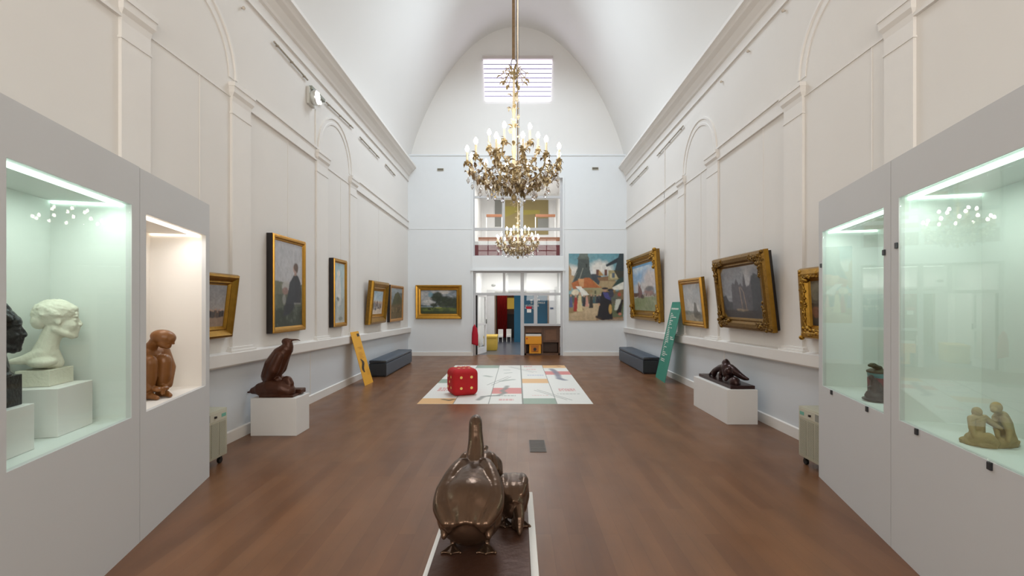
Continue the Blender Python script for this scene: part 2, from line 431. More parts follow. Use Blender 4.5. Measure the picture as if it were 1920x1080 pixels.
for s, side in ((-1, 'left'), (1, 'right')):
    mb = MB(); mb.loft([[(s*(XW-p), y, z) for p, z in cor] for y in (YF, 15.1)], caps=True, closed=True)
    struct(mb, 'cornice_%s' % side, M_trim)
    mb = MB(); along(mb, s, YF, YB, 0, .035, lambda y: 0, lambda y: .13, .012); struct(mb, 'baseboard_%s' % side, M_trim)
    mb = MB(); along(mb, s, YF, YB, 0, .008, lambda y: .1, zd); struct(mb, 'lower_wall_skin_%s' % side, M_lower)  # thin skin below the dado, cooler in tone than the wall above
    mb = MB(); along(mb, s, YF, YB, 0, .10, zd, lambda y: zd(y)+.135, .02); along(mb, s, YF, YB, 0, .075, lambda y: zd(y)-.02, zd)
    struct(mb, 'dado_rail_%s' % side, M_trim)
    mb = MB()
    for y0, y1 in ((YF, 4.14), (6.0, 8.25), (9.95, YB)):
        along(mb, s, y0, y1, 0, .02, zr, lambda y: zr(y)+.2)
        along(mb, s, y0, y1, 0, .042, lambda y: zr(y)+.19, lambda y: zr(y)+.225, .01)
        along(mb, s, y0, y1, 0, .035, lambda y: zr(y)-.015, lambda y: zr(y)+.015)
    along(mb, s, 4.1, 10, 0, .012, zr, lambda y: zr(y)+.012)
    struct(mb, 'impost_rail_%s' % side, M_trim)
    for y0, y1 in PIL:
        mb = MB(); along(mb, s, y0, y1, 0, .03, lambda y: zd(y)+.12, zr)
        along(mb, s, y0-.05, y1+.03, 0, .05, lambda y: zd(y)+.13, lambda y: zd(y)+.2, .01)
        along(mb, s, y0-.08, y1+.05, 0, .075, lambda y: zd(y)+.12, lambda y: zd(y)+.165, .01)
        along(mb, s, y0-.01, y1+.01, 0, .038, lambda y: zr(y)-.2, lambda y: zr(y)-.18)
        yc = (y0+y1)/2; hw = (y1-y0)/2
        R = []
        for dz, e in ((-.04, .0), (.02, .01), (.06, .035), (.13, .04), (.13, .05), (.18, .05)):
            z = zr(yc)+dz; R.append([(s*XW, yc-hw-e*.6, z), (s*(XW-.03-e), yc-hw-e*.6, z), (s*(XW-.03-e), yc+hw+e*.6, z), (s*XW, yc+hw+e*.6, z)])
        mb.loft(R)
        struct(mb, 'pilaster_%s' % side, M_trim)
    for yc, dz in ((9.1, 0), (5.02, .06)):
        mb = MB(); z0 = 4.4+dz
        R = []
        for k in range(33):
            t = PI*k/32; c, sn = math.cos(t), math.sin(t)
            R.append([(s*(XW-p), yc+r*c, z0+r*sn) for r, p in ((.70, 0), (.70, .012), (.74, .015), (.75, .010), (.80, .011), (.81, .028), (.845, .028), (.85, 0))])
        mb.loft(R); struct(mb, 'archivolt_%s' % side, M_trim)
    # faint joints between the wall panels
    mb = MB()
    for y in ((5.2, 7.2, 9.35, 11.9) if s < 0 else (4.66, 6.72, 9.0, 11.2)):
        along(mb, s, y-.006, y+.006, 0, .006, lambda q: zd(q)+.14, zr)
    along(mb, s, 7.95, 7.965, 0, .014, lambda q: .13, zd)
    struct(mb, 'panel_joint_%s' % side, M_trim)
mb = MB(); mb.box(-XW, YB-.03, 0, XO0-.02, YB, .12); mb.box(XO1+.02, YB-.03, 0, XW, YB, .12); struct(mb, 'baseboard_back', M_trim)
zl = zat(430, YB)
mb = MB(); mb.box(-XW, YB-.008, zl, XO0-.05, YB, zl+.02); mb.box(XO1+.05, YB-.008, zl, XW, YB, zl+.02)
mb.box(XO0-.08, YB-.05, Z1, XO1+.08, YB, Z1+.05); mb.box(-XW, YB-.02, Z4-.03, XW, 15.35, Z4+.012)
for x in (XO0-.05, XO1): mb.box(x, YB-.025, 0, x+.05, YB, Z3)
struct(mb, 'trim_1', M_backwall)
for px, py in ((826, 318), (1116, 316)):
    p = at(px, py, YB); o = MB().box(p.x-.1, YB-.025, p.z-.035, p.x+.1, YB, p.z+.035)
    for k in range(5): o.mi = 1; o.box(p.x-.085+k*.035, YB-.028, p.z-.025, p.x-.06+k*.035, YB-.02, p.z+.025)
    o = o.build('wall_vent', [mat('vent_paint', 'a39c86', .6), M_vent], None, loc=(p.x, YB, p.z-.035))
    tag(o, 'small beige rectangular vent high on the end wall, %s of the chandeliers' % ('left' if px < 900 else 'right'), 'vent')
# blind window in the lunette
a0, a1, a2, a3 = at(909.5, 189.5, 15.3), at(1032.5, 189.5, 15.3), at(1035, 113, 15.3), at(906.5, 113, 15.3)
wn = thing('window_1', None, None, (0, 15.3, a0.z)); wn['kind'] = 'structure'
mb = MB(); mb.hull8([a0+Vector((0,.02,0)), a1+Vector((0,.02,0)), a1+Vector((0,-.02,0)), a0+Vector((0,-.02,0)), a3+Vector((0,.02,0)), a2+Vector((0,.02,0)), a2+Vector((0,-.02,0)), a3+Vector((0,-.02,0))])
mb.build('lit_blind', M_window_glow, wn)
mb = MB()
for i in range(1, 9):
    t = i/9.0; l = a0.lerp(a3, t); r = a1.lerp(a2, t); mb.box(l.x, 15.262, l.z-.014, r.x, 15.275, l.z+.014)
mb.build('blind_slat', M_slat, wn)
mb = MB(); mb.box(a3.x-.03, 15.2, a3.z, a2.x+.03, 15.3, a3.z+.1); mb.mi = 0
mb.build('blind_box', mat('blind_box_paint', 'c9c0bd', .6), wn)

# ---- glazed screens in the end wall
def screen(name, xs_, zs_, Y0, Y1, bars, panes, frame):
    d = thing(name, None, None, (0, Y0, zs_[0])); d['kind'] = 'structure'
    mb = MB()
    for i, b in enumerate(bars): mb.box(b[0], Y0-.0015*i, b[1], b[2], Y1+.0015*i, b[3])
    mb.build('glazing_frame', frame, d)
    for p in panes:
        g = MB(); g.box(p[0], (Y0+Y1)/2-.004, p[1], p[2], (Y0+Y1)/2+.004, p[3]); g.build('pane', M_glass2, d)
    return d
YS = 15.2
def X(px): return (px-CX)*YS/F
def Z(py): return zat(py, YS)
m0, m1 = X(976), X(982.5); t0, t1 = Z(553.7), Z(549)
L0, R1 = XO0, XO1
bars = [(L0, 0, X(892), Z1), (X(1051), 0, R1, Z1), (X(892), Z(511.7), X(1051), Z1), (X(892), t0, X(1051), t1), (m0, 0, m1, Z(511.7)),
        (X(943), t1, X(947.5), Z(511.7)), (m1, Z(611), X(1051), Z(607)), (X(1001), Z(607), X(1007.5), t0)]
panes = [(X(892), t1, X(943), Z(511.7)), (X(947.5), t1, m0, Z(511.7)), (m1, t1, X(1051), Z(511.7)), (m1, Z(607), X(1001), t0), (X(1007.5), Z(607), X(1051), t0)]
screen('door_1', None, (0,), YS, YS+.07, bars, panes, M_frame)
bars = [(L0, Z2, X(890), Z3), (X(1050), Z2, R1, Z3), (X(890), Z(482), X(1050), Z(479)), (X(890), Z(432), X(1050), Z(427)), (X(890), Z(371.5), X(1050), Z(367.5)),
        (X(942), Z(482), X(946.6), Z3), (X(975), Z(482), X(981), Z3), (X(890), Z(337), X(1050), Z3)]
cx = [890, 942, 946.6, 975, 981, 1050]
panes = []
for za, zc in ((479, 432), (427, 371.5), (367.5, 337)):
    for a, b in ((890, 942), (946.6, 975), (981, 1050)): panes.append((X(a), Z(za), X(b), Z(zc)))
screen('window_4', None, (Z2,), YS, YS+.07, bars, panes, M_frame)

# ---- corridor beyond the screen
M_corr = mat('corridor_white', 'efefee', .7, var=.01)
mb = MB(); mb.box(-2.4, 15.38, -.1, 2.4, 24, 0); struct(mb, 'floor_corridor', M_floor_in)
mb = MB(); mb.box(-1.55, 15.35, 0, -1.42, 19, 3.0); struct(mb, 'wall_corridor_left', M_corr)
mb = MB(); mb.box(1.65, 15.35, 0, 1.8, 19, 3.0); struct(mb, 'wall_corridor_right', M_corr)
mb = MB(); mb.box(-2.4, 15.35, 2.95, 2.4, 24, 3.15); struct(mb, 'ceiling_corridor', M_corr)
Y2 = 19.0
def X2(px): return (px-CX)*Y2/F
def W2(py): return zat(py, Y2)
mb = MB(); mb.box(-1.42, Y2, 0, X2(928), Y2+.15, 3.0); mb.box(X2(1031), Y2, 0, 1.8, Y2+.15, 3.0); mb.box(X2(928), Y2, W2(554), X2(1031), Y2+.15, 3.0)
struct(mb, 'wall_corridor_end', M_corr)
mb = MB(); mb.box(X2(913), Y2-.08, W2(554), X2(1042), Y2, W2(543.5)); mb.box(X2(913), Y2-.06, 0, X2(929), Y2, W2(554)); mb.box(X2(1029), Y2-.06, 0, X2(1042), Y2, W2(554))
mb.mi = 1; mb.box(X2(928), Y2-.09, W2(549.5), X2(1030), Y2-.07, W2(546.5))
mb.mi = 2; mb.box(X2(927.5), Y2-.08, 0, X2(930), Y2+.05, W2(554)); mb.box(X2(1026.5), Y2-.08, 0, X2(1029), Y2+.05, W2(554))
struct(mb, 'door_2', [mat('portal_grey', 'bdbdbe', .5), mat('portal_slot', '84847f', .5), mat('portal_wood', '6a5648', .5)])
mb = MB(); mb.box(-2.3, 23.6, 0, 2.3, 23.75, 3.0); mb.box(-2.4, 19.15, 0, -2.3, 23.7, 3); mb.box(2.3, 19.15, 0, 2.4, 23.7, 3)
struct(mb, 'wall_far_room', mat('far_room_wall', '8a7550', .7, var=.1))
# ---- upper gallery beyond the window
M_gal = mat('gallery_white', 'f0efee', .7, var=.01)
mb = MB(); mb.box(-2.6, 15.35, 3.15, 2.6, 22.2, 3.22); struct(mb, 'floor_gallery', M_gal)
mb = MB(); mb.box(-1.75, 15.35, 3.2, -1.6, 22, 6.4); struct(mb, 'wall_gallery_left', M_gal)
mb = MB(); mb.box(1.72, 15.35, 3.2, 1.87, 22, 6.4); struct(mb, 'wall_gallery_right', M_gal)
mb = MB(); mb.box(-1.8, 15.35, 6.3, 1.9, 22.2, 6.4); struct(mb, 'ceiling_gallery', M_gal)
Y3 = 21.0
def X3(px): return (px-CX)*Y3/F
def W3(py): return zat(py, Y3)
mb = MB(); mb.box(-1.7, Y3, 3.2, 1.9, Y3+.1, 6.35)
mb.mi = 1; mb.box(X3(944), Y3-.03, W3(440), X3(1028), Y3-.01, W3(374))
mb.mi = 2; mb.box(X3(928), Y3-.03, W3(425), X3(941), Y3-.01, W3(372)); mb.box(X3(1008), Y3-.05, W3(432), X3(1028), Y3-.02, W3(410))
mb.mi = 3; mb.poly if False else None
mb.quad((X3(946), Y3-.035, W3(408)), (X3(970), Y3-.035, W3(398)), (X3(970), Y3-.035, W3(387)), (X3(946), Y3-.035, W3(387)))
mb.quad((X3(970), Y3-.035, W3(404)), (X3(1012), Y3-.035, W3(401)), (X3(1012), Y3-.035, W3(394)), (X3(970), Y3-.035, W3(394)))
struct(mb, 'wall_gallery_end', [M_gal, M_ochre, mat('gallery_grey', '8d8d88', .7), mat('gallery_yellow', 'a89a4a', .7)])
# ---------------------------------------------------------------- things beyond the openings
def rail(px0, px1, py0, py1, Y, lab, posts=()):
    a = at(px0, py1, Y); b = at(px1, py0, Y)
    t = thing('wooden_handrail', lab, 'handrail', ((a.x+b.x)/2, Y, 3.22))
    MB().box(a.x, Y-.04, a.z, b.x, Y+.04, b.z, bev=.01).build('handrail_bar', M_wood, t)
    for p in posts:
        x = at(p, 0, Y).x; MB().box(x-.02, Y-.02, 3.22, x+.02, Y+.02, a.z).build('post', M_gal, t)
    return t
rail(897, 1050, 445, 452, 15.9, 'long orange wooden handrail just above the burgundy balustrade behind the upper window', (900, 961, 1048))
rail(912, 941, 402, 407, 18.6, 'short orange wooden handrail at the left of the upper gallery', (912, 941))
rail(1004, 1041, 402, 407, 18.6, 'short orange wooden handrail at the right of the upper gallery', (1004, 1041))
a = at(889, 479, 15.55); b = at(1051, 459.6, 15.55)
o = MB().box(a.x-.05, 15.5, 3.22, b.x+.05, 15.6, b.z, bev=.005); o.mi = 1; o.box(a.x-.05, 15.5, b.z, b.x+.05, 15.62, at(0, 453, 15.55).z)
tag(o.build('balustrade_panel', [M_burg, M_gal], None, loc=(0, 15.55, 3.22)), 'burgundy balustrade panel with white top behind the upper window', 'balustrade')
# corridor
t = thing('glazed_door_leaf', 'narrow white glazed door leaf standing open at the left of the doorway', 'door', (X(894), 15.3, 0))
def doorM(): return Matrix.Translation((X(893.5), 15.28, 0)) @ Matrix.Rotation(math.radians(72), 4, 'Z')
D = doorM(); mb = MB()
for q in ((0, .02, .09, 2.0), (.71, .02, .80, 2.0), (.09, .02, .71, .22), (.09, 1.9, .71, 2.0), (.09, .95, .71, 1.03)): mb.box(q[0], -.025, q[1], q[2], .025, q[3], M=D)
mb.build('leaf_frame', mat('leaf_paint', 'e9e9ea', .4), t)
MB().box(.09, -.004, .22, .71, .004, 1.9, M=D).build('pane', M_glass2, t)
MB().box(-.05, -.03, .02, 0.0, .03, 2.0, M=D).build('hinge_stile', M_black, t)
MB().box(.73, -.06, 1.0, .76, -.03, 1.15, M=D).build('handle', M_steel, t)
# red cloth hanging on the jamb
mb = MB(); R = []
c0 = at(890.5, 640, 14.95)
for z, hw in ((.36, .10), (.42, .1), (.7, .095), (.9, .07), (.99, .02)):
    R.append([(c0.x+math.cos(k*PI/8)*hw*(1+.15*math.sin(k*3)), 15.0+math.sin(k*PI/8)*.045, z-.03*math.cos(k*PI/8)) for k in range(16)])
mb.loft(R); tag(mb.build('hanging_red_bag', M_redcloth, None, smooth=True, loc=(c0.x, 15.0, .36)), 'bright red cloth bag hanging at the left jamb of the doorway', 'bag')
# yellow box
p0 = fpt(907, 657.5); p1 = fpt(921, 657.5)
def ybox():
    t = thing('yellow_box_seat', 'yellow vinyl box seat on the corridor floor behind the open door', 'stool', (p0.x+.3, p0.y+.3, 0))
    x0, x1, y0, y1 = p0.x, p0.x+.46, p0.y, p0.y+1.0
    MB().box(x0, y0, 0, x1, y1, .43, bev=.02).build('body', M_yelbox, t, True, angle=.6)
    MB().box(x0-.015, y0-.015, .43, x1+.015, y1+.015, .52, bev=.02).build('lid', M_yelbox, t, True, angle=.6)
ybox()
# teal display partition with white writing
t = thing('teal_partition', 'tall teal partition with white lettering seen through the glazed screen', 'partition', (.6, 20.4, 0))
YT = 20.4
def XT(px): return (px-CX)*YT/F
MB().box(XT(964), YT, 0, XT(1028), YT+.08, 2.6).build('panel', M_teal, t)
def text(s_, px, py, h, Y, m, parent, nm='lettering', bold=0, rot=None):
    c = bpy.data.curves.new(nm, 'FONT'); c.body = s_; c.size = h; c.extrude = .003; c.offset = bold
    o = bpy.data.objects.new(nm, c); COL.objects.link(o); o.parent = parent
    p = at(px, py, Y); o.location = p-org(parent); o.rotation_euler = (PI/2, 0, 0); c.materials.append(m); return o
for s_, px, py in (('L', 1007.5, 556.8), ('LE', 994, 564.2), ('ET', 1007, 564.2), ('D', 995, 569.2), ('ONGLE', 1006.5, 569.2), ('LE', 984.5, 574.8), ('COUR', 990.5, 574.8), ('E', 1008, 574.8), ('N', 984, 579.2), ('O', 998, 579.2)):
    text(s_, px, py, .108, YT-.006, M_white, t, bold=.003)
p = at(987.5, 583, 15.17)
o = MB(); a = at(986.5, 579, 15.18); b = at(997, 574.5, 15.18); o.box(a.x, 15.18, a.z, b.x, 15.19, b.z)
tag(o.build('red_sticker', M_redcloth, None, loc=(a.x, 15.18, a.z)), 'small red sticker on the pane above the white notice', 'sticker')
o = MB(); a = at(988, 586, 15.18); b = at(996, 579.6, 15.18); o.box(a.x, 15.18, a.z, b.x, 15.188, b.z)
tag(o.build('paper_notice', M_white, None, loc=(a.x, 15.18, a.z)), 'small white paper notice on the pane under the red sticker', 'notice')
o = MB(); a = at(1031.5, 579.5, 18.93); b = at(1037.5, 576.5, 18.93); o.box(a.x, 18.92, a.z, b.x, 18.94, b.z)
tag(o.build('wall_sign', mat('sign_blue', '3b4a66', .5), None, loc=(a.x, 18.93, a.z)), 'tiny dark blue sign on the corridor end wall right of the teal partition', 'sign')
# red curtain (two folded drops)
for (xa, xb), lab in (((932, 951), 'long red curtain hanging at the left of the far room'), ((951, 965), 'short red curtain valance beside the teal partition')):
    mb = MB(); n = 60; Yc = 21.4; zt, z_b = 2.75, (.12 if xa == 932 else 2.0)
    xA, xB = (xa-CX)*Yc/F, (xb-CX)*Yc/F
    top = [Vector((xA+(xB-xA)*i/n, Yc+.05*math.sin(i*.9), zt)) for i in range(n+1)]
    R = [[Vector((v.x, v.y+dy, z)) for v in top] for z, dy in ((zt, 0), (z_b, .02))]
    back = [[Vector((v.x, v.y+dy+.02, z)) for v in top] for z, dy in ((z_b, .02), (zt, 0))]
    mb.loft(R+back+[R[0]], caps=False, closed=False)
    tag(mb.build('red_curtain', M_curtain, None, True, loc=(xA, Yc, z_b)), lab, 'curtain')
Yk = 23.05
def K(px): return (px-CX)*Yk/F
t = thing('back_counter', 'dark wooden counter with shelf under a lit yellow board at the far end', 'counter', (K(957), Yk, 0))
MB().box(K(948), Yk-.1, 0, K(968), Yk+.4, 1.15).build('body', mat('counter_dark', '2d2420', .5), t)
MB().box(K(948), Yk-.16, 1.15, K(968), Yk+.45, 1.22).build('top', M_walnut, t)
MB().box(K(948), Yk+.1, 1.22, K(968), Yk+.14, 1.36).build('shelf_row', M_walnut2, t)
tag(MB().box(K(950), Yk+.47, 1.4, K(965), Yk+.52, 1.95).build('yellow_board', mat('board_yellow', 'd8b04a', .6, emit=.25), None, loc=(K(957), Yk+.5, 1.4)), 'yellow board on the far wall above the dark counter', 'board')
def armchair(px, py, lab, s=.45):
    Y = F*H/(py-CY); x = (px-CX)*Y/F
    t = thing('small_white_chair', lab, 'chair', (x, Y, 0), 'white chairs in the far room')
    MB().box(x-.25*s, Y-.25*s, .2, x+.25*s, Y+.25*s, .3, bev=.02).build('seat', M_white, t)
    MB().box(x-.25*s, Y+.17*s, .28, x+.25*s, Y+.25*s, .55, bev=.015).build('backrest', M_white, t)
    for sx in (-1, 1):
        for sy in (-1, 1): MB().tube([(x+sx*.2*s, Y+sy*.2*s, 0), (x+sx*.2*s, Y+sy*.2*s, .22)], .015).build('leg', M_white, t)
armchair(938.5, 641, 'small white chair in front of the red curtain, nearer the doorway edge')
armchair(954, 640.5, 'small white chair between the red curtain and the teal partition')
# wooden cabinet under the counter, with an orange box unit standing in front
YC = 15.42
def XC(px): return (px-CX)*YC/F
zc = zat(611, 15.3)
t = thing('walnut_cabinet', 'old dark walnut cabinet with panelled flap under the glazed screen', 'cabinet', (XC(1018), YC, 0))
x0, x1, xm = X(983.5), X(1050.5), X(1017)
mb = MB(); mb.box(x0, 15.28, 0, x0+.05, 15.8, zc-.05); mb.box(x1-.05, 15.28, 0, x1, 15.8, zc-.05); mb.box(xm-.03, 15.3, .02, xm+.03, 15.8, zc-.05)
mb.box(x0, 15.75, 0, x1, 15.8, zc-.05); mb.box(x0, 15.28, 0.0, x1, 15.8, .06); mb.build('carcass', M_walnut, t)
MB().box(x0-.02, 15.22, zc-.05, x1+.02, 15.82, zc, bev=.01).build('top', M_walnut, t)
mb = MB(); f0, f1 = xm+.03, x1-.05; g0, g1 = .42, zc-.05
mb.box(f0, 15.29, g0, f1, 15.32, g1); mb.mi = 1
for q in ((f0, g0, f1, g0+.07), (f0, g1-.07, f1, g1), (f0, g0+.07, f0+.07, g1-.07), (f1-.07, g0+.07, f1, g1-.07)): mb.box(q[0], 15.27, q[1], q[2], 15.3, q[3])
mb.build('panelled_flap', [M_walnut2, M_walnut], t)
mb = MB(); mb.box(x0+.05, 15.31, zat(624, 15.3), xm-.03, 15.34, zc-.05); mb.build('back_panel', M_walnut2, t)
t = thing('orange_box_unit', 'orange laminate unit with drawer standing in the left half of the walnut cabinet', 'box', (X(1000), 15.3, 0.06))
q0, q1 = X(985), X(1015.5)
mb = MB(); z1, z2 = zat(645, 15.24), zat(630.5, 15.24)
MB().box(q0, 15.2, z1, q1, 15.6, z2, bev=.006).build('drawer', M_orange, t)
mb = MB(); mb.box(q0+.11, 15.24, .06, q1, 15.27, z1-.01); mb.box(q0+.11, 15.24, .06, q0+.13, 15.6, z1); mb.box(q1-.02, 15.24, .06, q1, 15.6, z1); mb.build('lower_box', M_orange, t)
mb = MB(); mb.box(q0+.19, 15.22, .12, q1-.1, 15.24, .32, bev=.01); mb.build('front_plate', mat('orange_dark', 'c0701a', .5), t)
mb = MB(); mb.tube([(q0+.31, 15.215, .2), (q0+.31, 15.205, .2)], .05, 16); mb.build('round_knob', M_black, t)
mb = MB(); mb.tube([(q0+.05, 15.2, z2-.07), (q0+.05, 15.185, z2-.07)], .022, 12); mb.build('red_button', M_redcloth, t)
tag(MB().box(q0+.01, 15.22, z2, q1-.01, 15.6, z2+.07, bev=.008).build('paper_stack', mat('paper', 'dcd8d2', .7, var=.15, scale=60), None, loc=(q0+.2, 15.3, z2)), 'low stack of white papers on top of the orange unit', 'papers')
p = at(925, 535, 18.5); mb = MB(); mb.ball(p, (.09, .05, .05)); mb.tube([p, (p.x, 18.99, p.z+.02)], .015)
tag(mb.build('corridor_spotlight', M_steel, None, True, loc=(p.x, 18.5, p.z)), 'small spotlight on the corridor end wall above the portal', 'spotlight')

# ---------------------------------------------------------------- display cases
def case_frame(side, P0, P1):
    """axes: a along the front away from the camera, b into the case, origin at the joint between the two units"""
    P0, P1 = Vector(P0), Vector(P1)
    u = (P1-P0).normalized(); b = Vector((-u.y, u.x)) if side < 0 else Vector((u.y, -u.x))
    return Matrix(((u.x, b.x, 0, P0.x), (u.y, b.y, 0, P0.y), (0, 0, 1, 0), (0, 0, 0, 1)))
CL = case_frame(-1, (-2.682, 3.334), (-3.018, 4.603)); LL = 1.313
CR = case_frame(1, (2.60, 3.268), (2.955, 4.603)); LR = 1.381
def case(M, a0, a1, w0, w1, z0, z1, top, lab, led, liner, clips, glassy=True, depth=.5):
    c = M @ Vector(((a0+a1)/2, .25, 0))
    t = thing('display_case', lab, 'display case', (c.x, c.y, 0)); th = .035
    g = .004; A0, A1 = a0+g, a1-g
    mb = MB()
    mb.box(A0, 0, 0, A1, th, z0, M); mb.box(A0, 0, z1, A1, th, top, M); mb.box(A0, 0, z0, w0, th, z1, M); mb.box(w1, 0, z0, A1, th, z1, M)
    mb.box(A0, th, 0, A0+.03, depth, top, M); mb.box(A1-.03, th, 0, A1, depth, top, M)
    mb.box(A0+.03, depth-.03, 0, A1-.03, depth, top, M)
    mb.build('housing', M_case, t)
    mb = MB(); n0, n1, nb = w0-.0, w1+.0, depth-.04
    mb.box(n0-.02, th, z0-.03, n1+.02, nb+.02, z0, M); mb.box(n0-.02, th, z1, n1+.02, nb+.02, z1+.02, M)
    mb.box(n0-.02, th, z0, n0, nb+.02, z1, M); mb.box(n1, th, z0, n1+.02, nb+.02, z1, M); mb.box(n0, nb, z0, n1, nb+.02, z1, M)
    mb.build('niche_lining', liner, t)
    MB().box(n0+.01, th+.012, z1-.022, n1-.01, th+.035, z1-.001, M).build('light_strip', led, t)
    MB().box(n1-.014, th+.04, z1-.016, n1-.001, nb-.01, z1-.002, M).build('light_strip', led, t)
    if glassy: MB().box(w0+.002, .006, z0+.002, w1-.002, .014, z1-.002, M).build('glass_pane', M_glass if glassy == 1 else M_glass_l, t)
    for (ca, cz) in clips:
        MB().box(ca-.014, -.012, cz-.02, ca+.014, .003, cz+.02, M, bev=.003).build('glass_clip', M_steel if 0 else mat('clip_metal', '3f4144', .35, .6), t)
    l = bpy.data.lights.new('case_light', 'AREA'); l.shape = 'RECTANGLE'; l.size = (n1-n0)*.8; l.size_y = .03
    l.energy = 3.3 if led is M_led_g else 3.0; l.color = (.86, 1, .92) if led is M_led_g else (1, .975, .94)
    o = bpy.data.objects.new('case_light', l); COL.objects.link(o); o.parent = t
    cc = M @ Vector(((n0+n1)/2, th+.06, z1-.025)); u = M.to_3x3() @ Vector((1, 0, 0))
    o.location = cc-org(t); o.rotation_euler = (0, 0, math.atan2(u.y, u.x))
    return t
case(CL, 0, LL, .089, 1.2175, .905, 2.35, 2.66, 'white display case at the far left holding the terracotta crouching figure', M_led_w, M_liner_warm, [], 0)
case(CL, -LL, 0, -1.19, -.106, .91, 2.378, 2.664, 'white display case at the near left holding the white and the black busts', M_led_g, M_liner, [], 2)
case(CR, 0, LR, .1, 1.288, .905, 2.385, 2.69, 'white display case at the far right holding the small dark figurine', M_led_g, M_liner, [(.347, .885), (1.046, .885), (.085, 2.06), (1.303, 2.06)])
case(CR, -LR, 0, -1.25, -.1046, .91, 2.41, 2.69, 'white display case at the near right holding the buff clay figures', M_led_g, M_liner, [(-.327, .89), (-.971, .89), (-.085, 2.09)])
# ---------------------------------------------------------------- pictures
def frame_geo(side, Yn, Yf, zb_, zt, off, tilt):
    """local frame of a picture hung on a side wall: U along the top, V down, N out; origin = top-left corner of the front as seen"""
    d = tilt
    if side < 0:
        BL = Vector((-XW+off, Yn, zb_)); BR = Vector((-XW+off, Yf, zb_)); TL = Vector((-XW+off+d, Yn, zt)); TR = Vector((-XW+off+d, Yf, zt))
    elif side > 0:
        BL = Vector((XW-off, Yf, zb_)); BR = Vector((XW-off, Yn, zb_)); TL = Vector((XW-off-d, Yf, zt)); TR = Vector((XW-off-d, Yn, zt))
    else:
        BL = Vector((Yn, YB-off, zb_)); BR = Vector((Yf, YB-off, zb_)); TL = Vector((Yn, YB-off-d, zt)); TR = Vector((Yf, YB-off-d, zt))
    U = (TR-TL); V = (BL-TL); N = V.normalized().cross(U.normalized()); 
    return TL, U, V, N
def picture(lab, geo, cv, prof, m, side_m=None, ornate=0, name='framed_painting', m_in=None, thick=.06, backing=False, corner_m=None):
    """prof: (distance in from the outer edge, height relative to the front plane) pairs, outer to inner; m the frame material"""
    TL, U, V, N = geo; W, Hh = U.length, V.length; u, v = U/W, V/Hh
    base = TL+V+U*.5-N*thick
    t = thing(name, lab, 'painting', base)
    def ring(d, h): return [TL+u*d+v*d+N*h, TL+u*(W-d)+v*d+N*h, TL+u*(W-d)+v*(Hh-d)+N*h, TL+u*d+v*(Hh-d)+N*h]
    full = [(0.0, -thick)]+list(prof)
    mb = MB()
    R = [ring(d, h) for d, h in full]
    V_ = [[mb.bm.verts.new(p) for p in r] for r in R]
    for k, (a, b) in enumerate(zip(V_, V_[1:])):
        for i in range(4):
            f = mb.bm.faces.new([a[i], a[(i+1) % 4], b[(i+1) % 4], b[i]])
            f.material_index = 1 if (k == 0) else (2 if (m_in and k >= len(full)-3) else 0)
    mb.bm.faces.new(V_[0][::-1])
    fr = mb.build('frame', [m, side_m or m, m_in or m], t)
    dl, hl = full[-1]
    P = TL+u*(dl-.004)+v*(dl-.004)+N*(hl+.001)
    cv.mesh('canvas', P, u*(W-2*dl+.008), v*(Hh-2*dl+.008), t)
    if ornate:
        dm = prof[-1][0]*.5; rr = random.Random(int(W*1000))
        for cx_, cy_ in ((0, 0), (1, 0), (1, 1), (0, 1)):
            mb = MB(); C = TL+u*(dm if cx_ == 0 else W-dm)+v*(dm if cy_ == 0 else Hh-dm)
            sx = 1 if cx_ == 0 else -1; sy = 1 if cy_ == 0 else -1
            for k in range(26):
                a = rr.random()
                if k < 10: o_ = u*sx*(a*dm*4.2*ornate-dm*.6)+v*sy*(rr.random()-.5)*dm*1.1
                elif k < 20: o_ = v*sy*(a*dm*4.2*ornate-dm*.6)+u*sx*(rr.random()-.5)*dm*1.1
                else: o_ = u*sx*(rr.random()-.5)*dm*2+v*sy*(rr.random()-.5)*dm*2
                r_ = dm*(.2+.22*rr.random())
                mb.ball(C+o_+N*(.012+rr.random()*.012), (r_, r_, r_*.9), seg=8, ring=6)
            for k in range(3):
                pts = [C+u*sx*(dm*(.2+j*.5*ornate)+0)+v*sy*dm*.45*math.sin(j*1.3+k*2)+N*.025 for j in range(7)]
                mb.tube(pts, [dm*.16]*6+[dm*.05], 6)
                pts = [C+v*sy*(dm*(.2+j*.5*ornate)+0)+u*sx*dm*.45*math.sin(j*1.3+k*2)+N*.025 for j in range(7)]
                mb.tube(pts, [dm*.16]*6+[dm*.05], 6)
            mb.build('corner_ornament', corner_m or m, t, True)
        # small running ornament along the moulding
        mb = MB()
        for (A, B) in ((TL+u*0, TL+U), (TL+V, TL+V+U), (TL+u*0, TL+V), (TL+U, TL+U+V)):
            L_ = (B-A).length; n = int(L_/.035); inw = (TL+U*.5+V*.5-(A+B)/2).normalized()
            for k in range(1, n): mb.ball(A+(B-A)*k/n+inw*prof[-1][0]*.42+N*.012, (.014, .014, .012), seg=6, ring=4)
        mb.build('beading', m, t, True)
    if backing:
        mb = MB(); 
        P = [TL+V*.02+U*.03, TL+V*.98+U*.03, TL+V*.98+U*.985, TL+V*.02+U*.985]
        wx = (XW-.015)*(1 if N.x < 0 else -1)
        q = [p-N*thick for p in P]; bk = [p-N*(thick+.05) for p in P]
        mb.hull8(q+bk); mb.build('backing_board', M_black, t)
    # hanging wire hooks
    return t
simple = [(.0, 0), (.012, .012), (.03, .012), (.045, -.012), (.055, -.008), (.065, -.02)]
wide = [(.0, -.01), (.012, .02), (.035, .028), (.055, .015), (.09, -.015), (.105, -.012), (.125, -.035), (.14, -.04)]

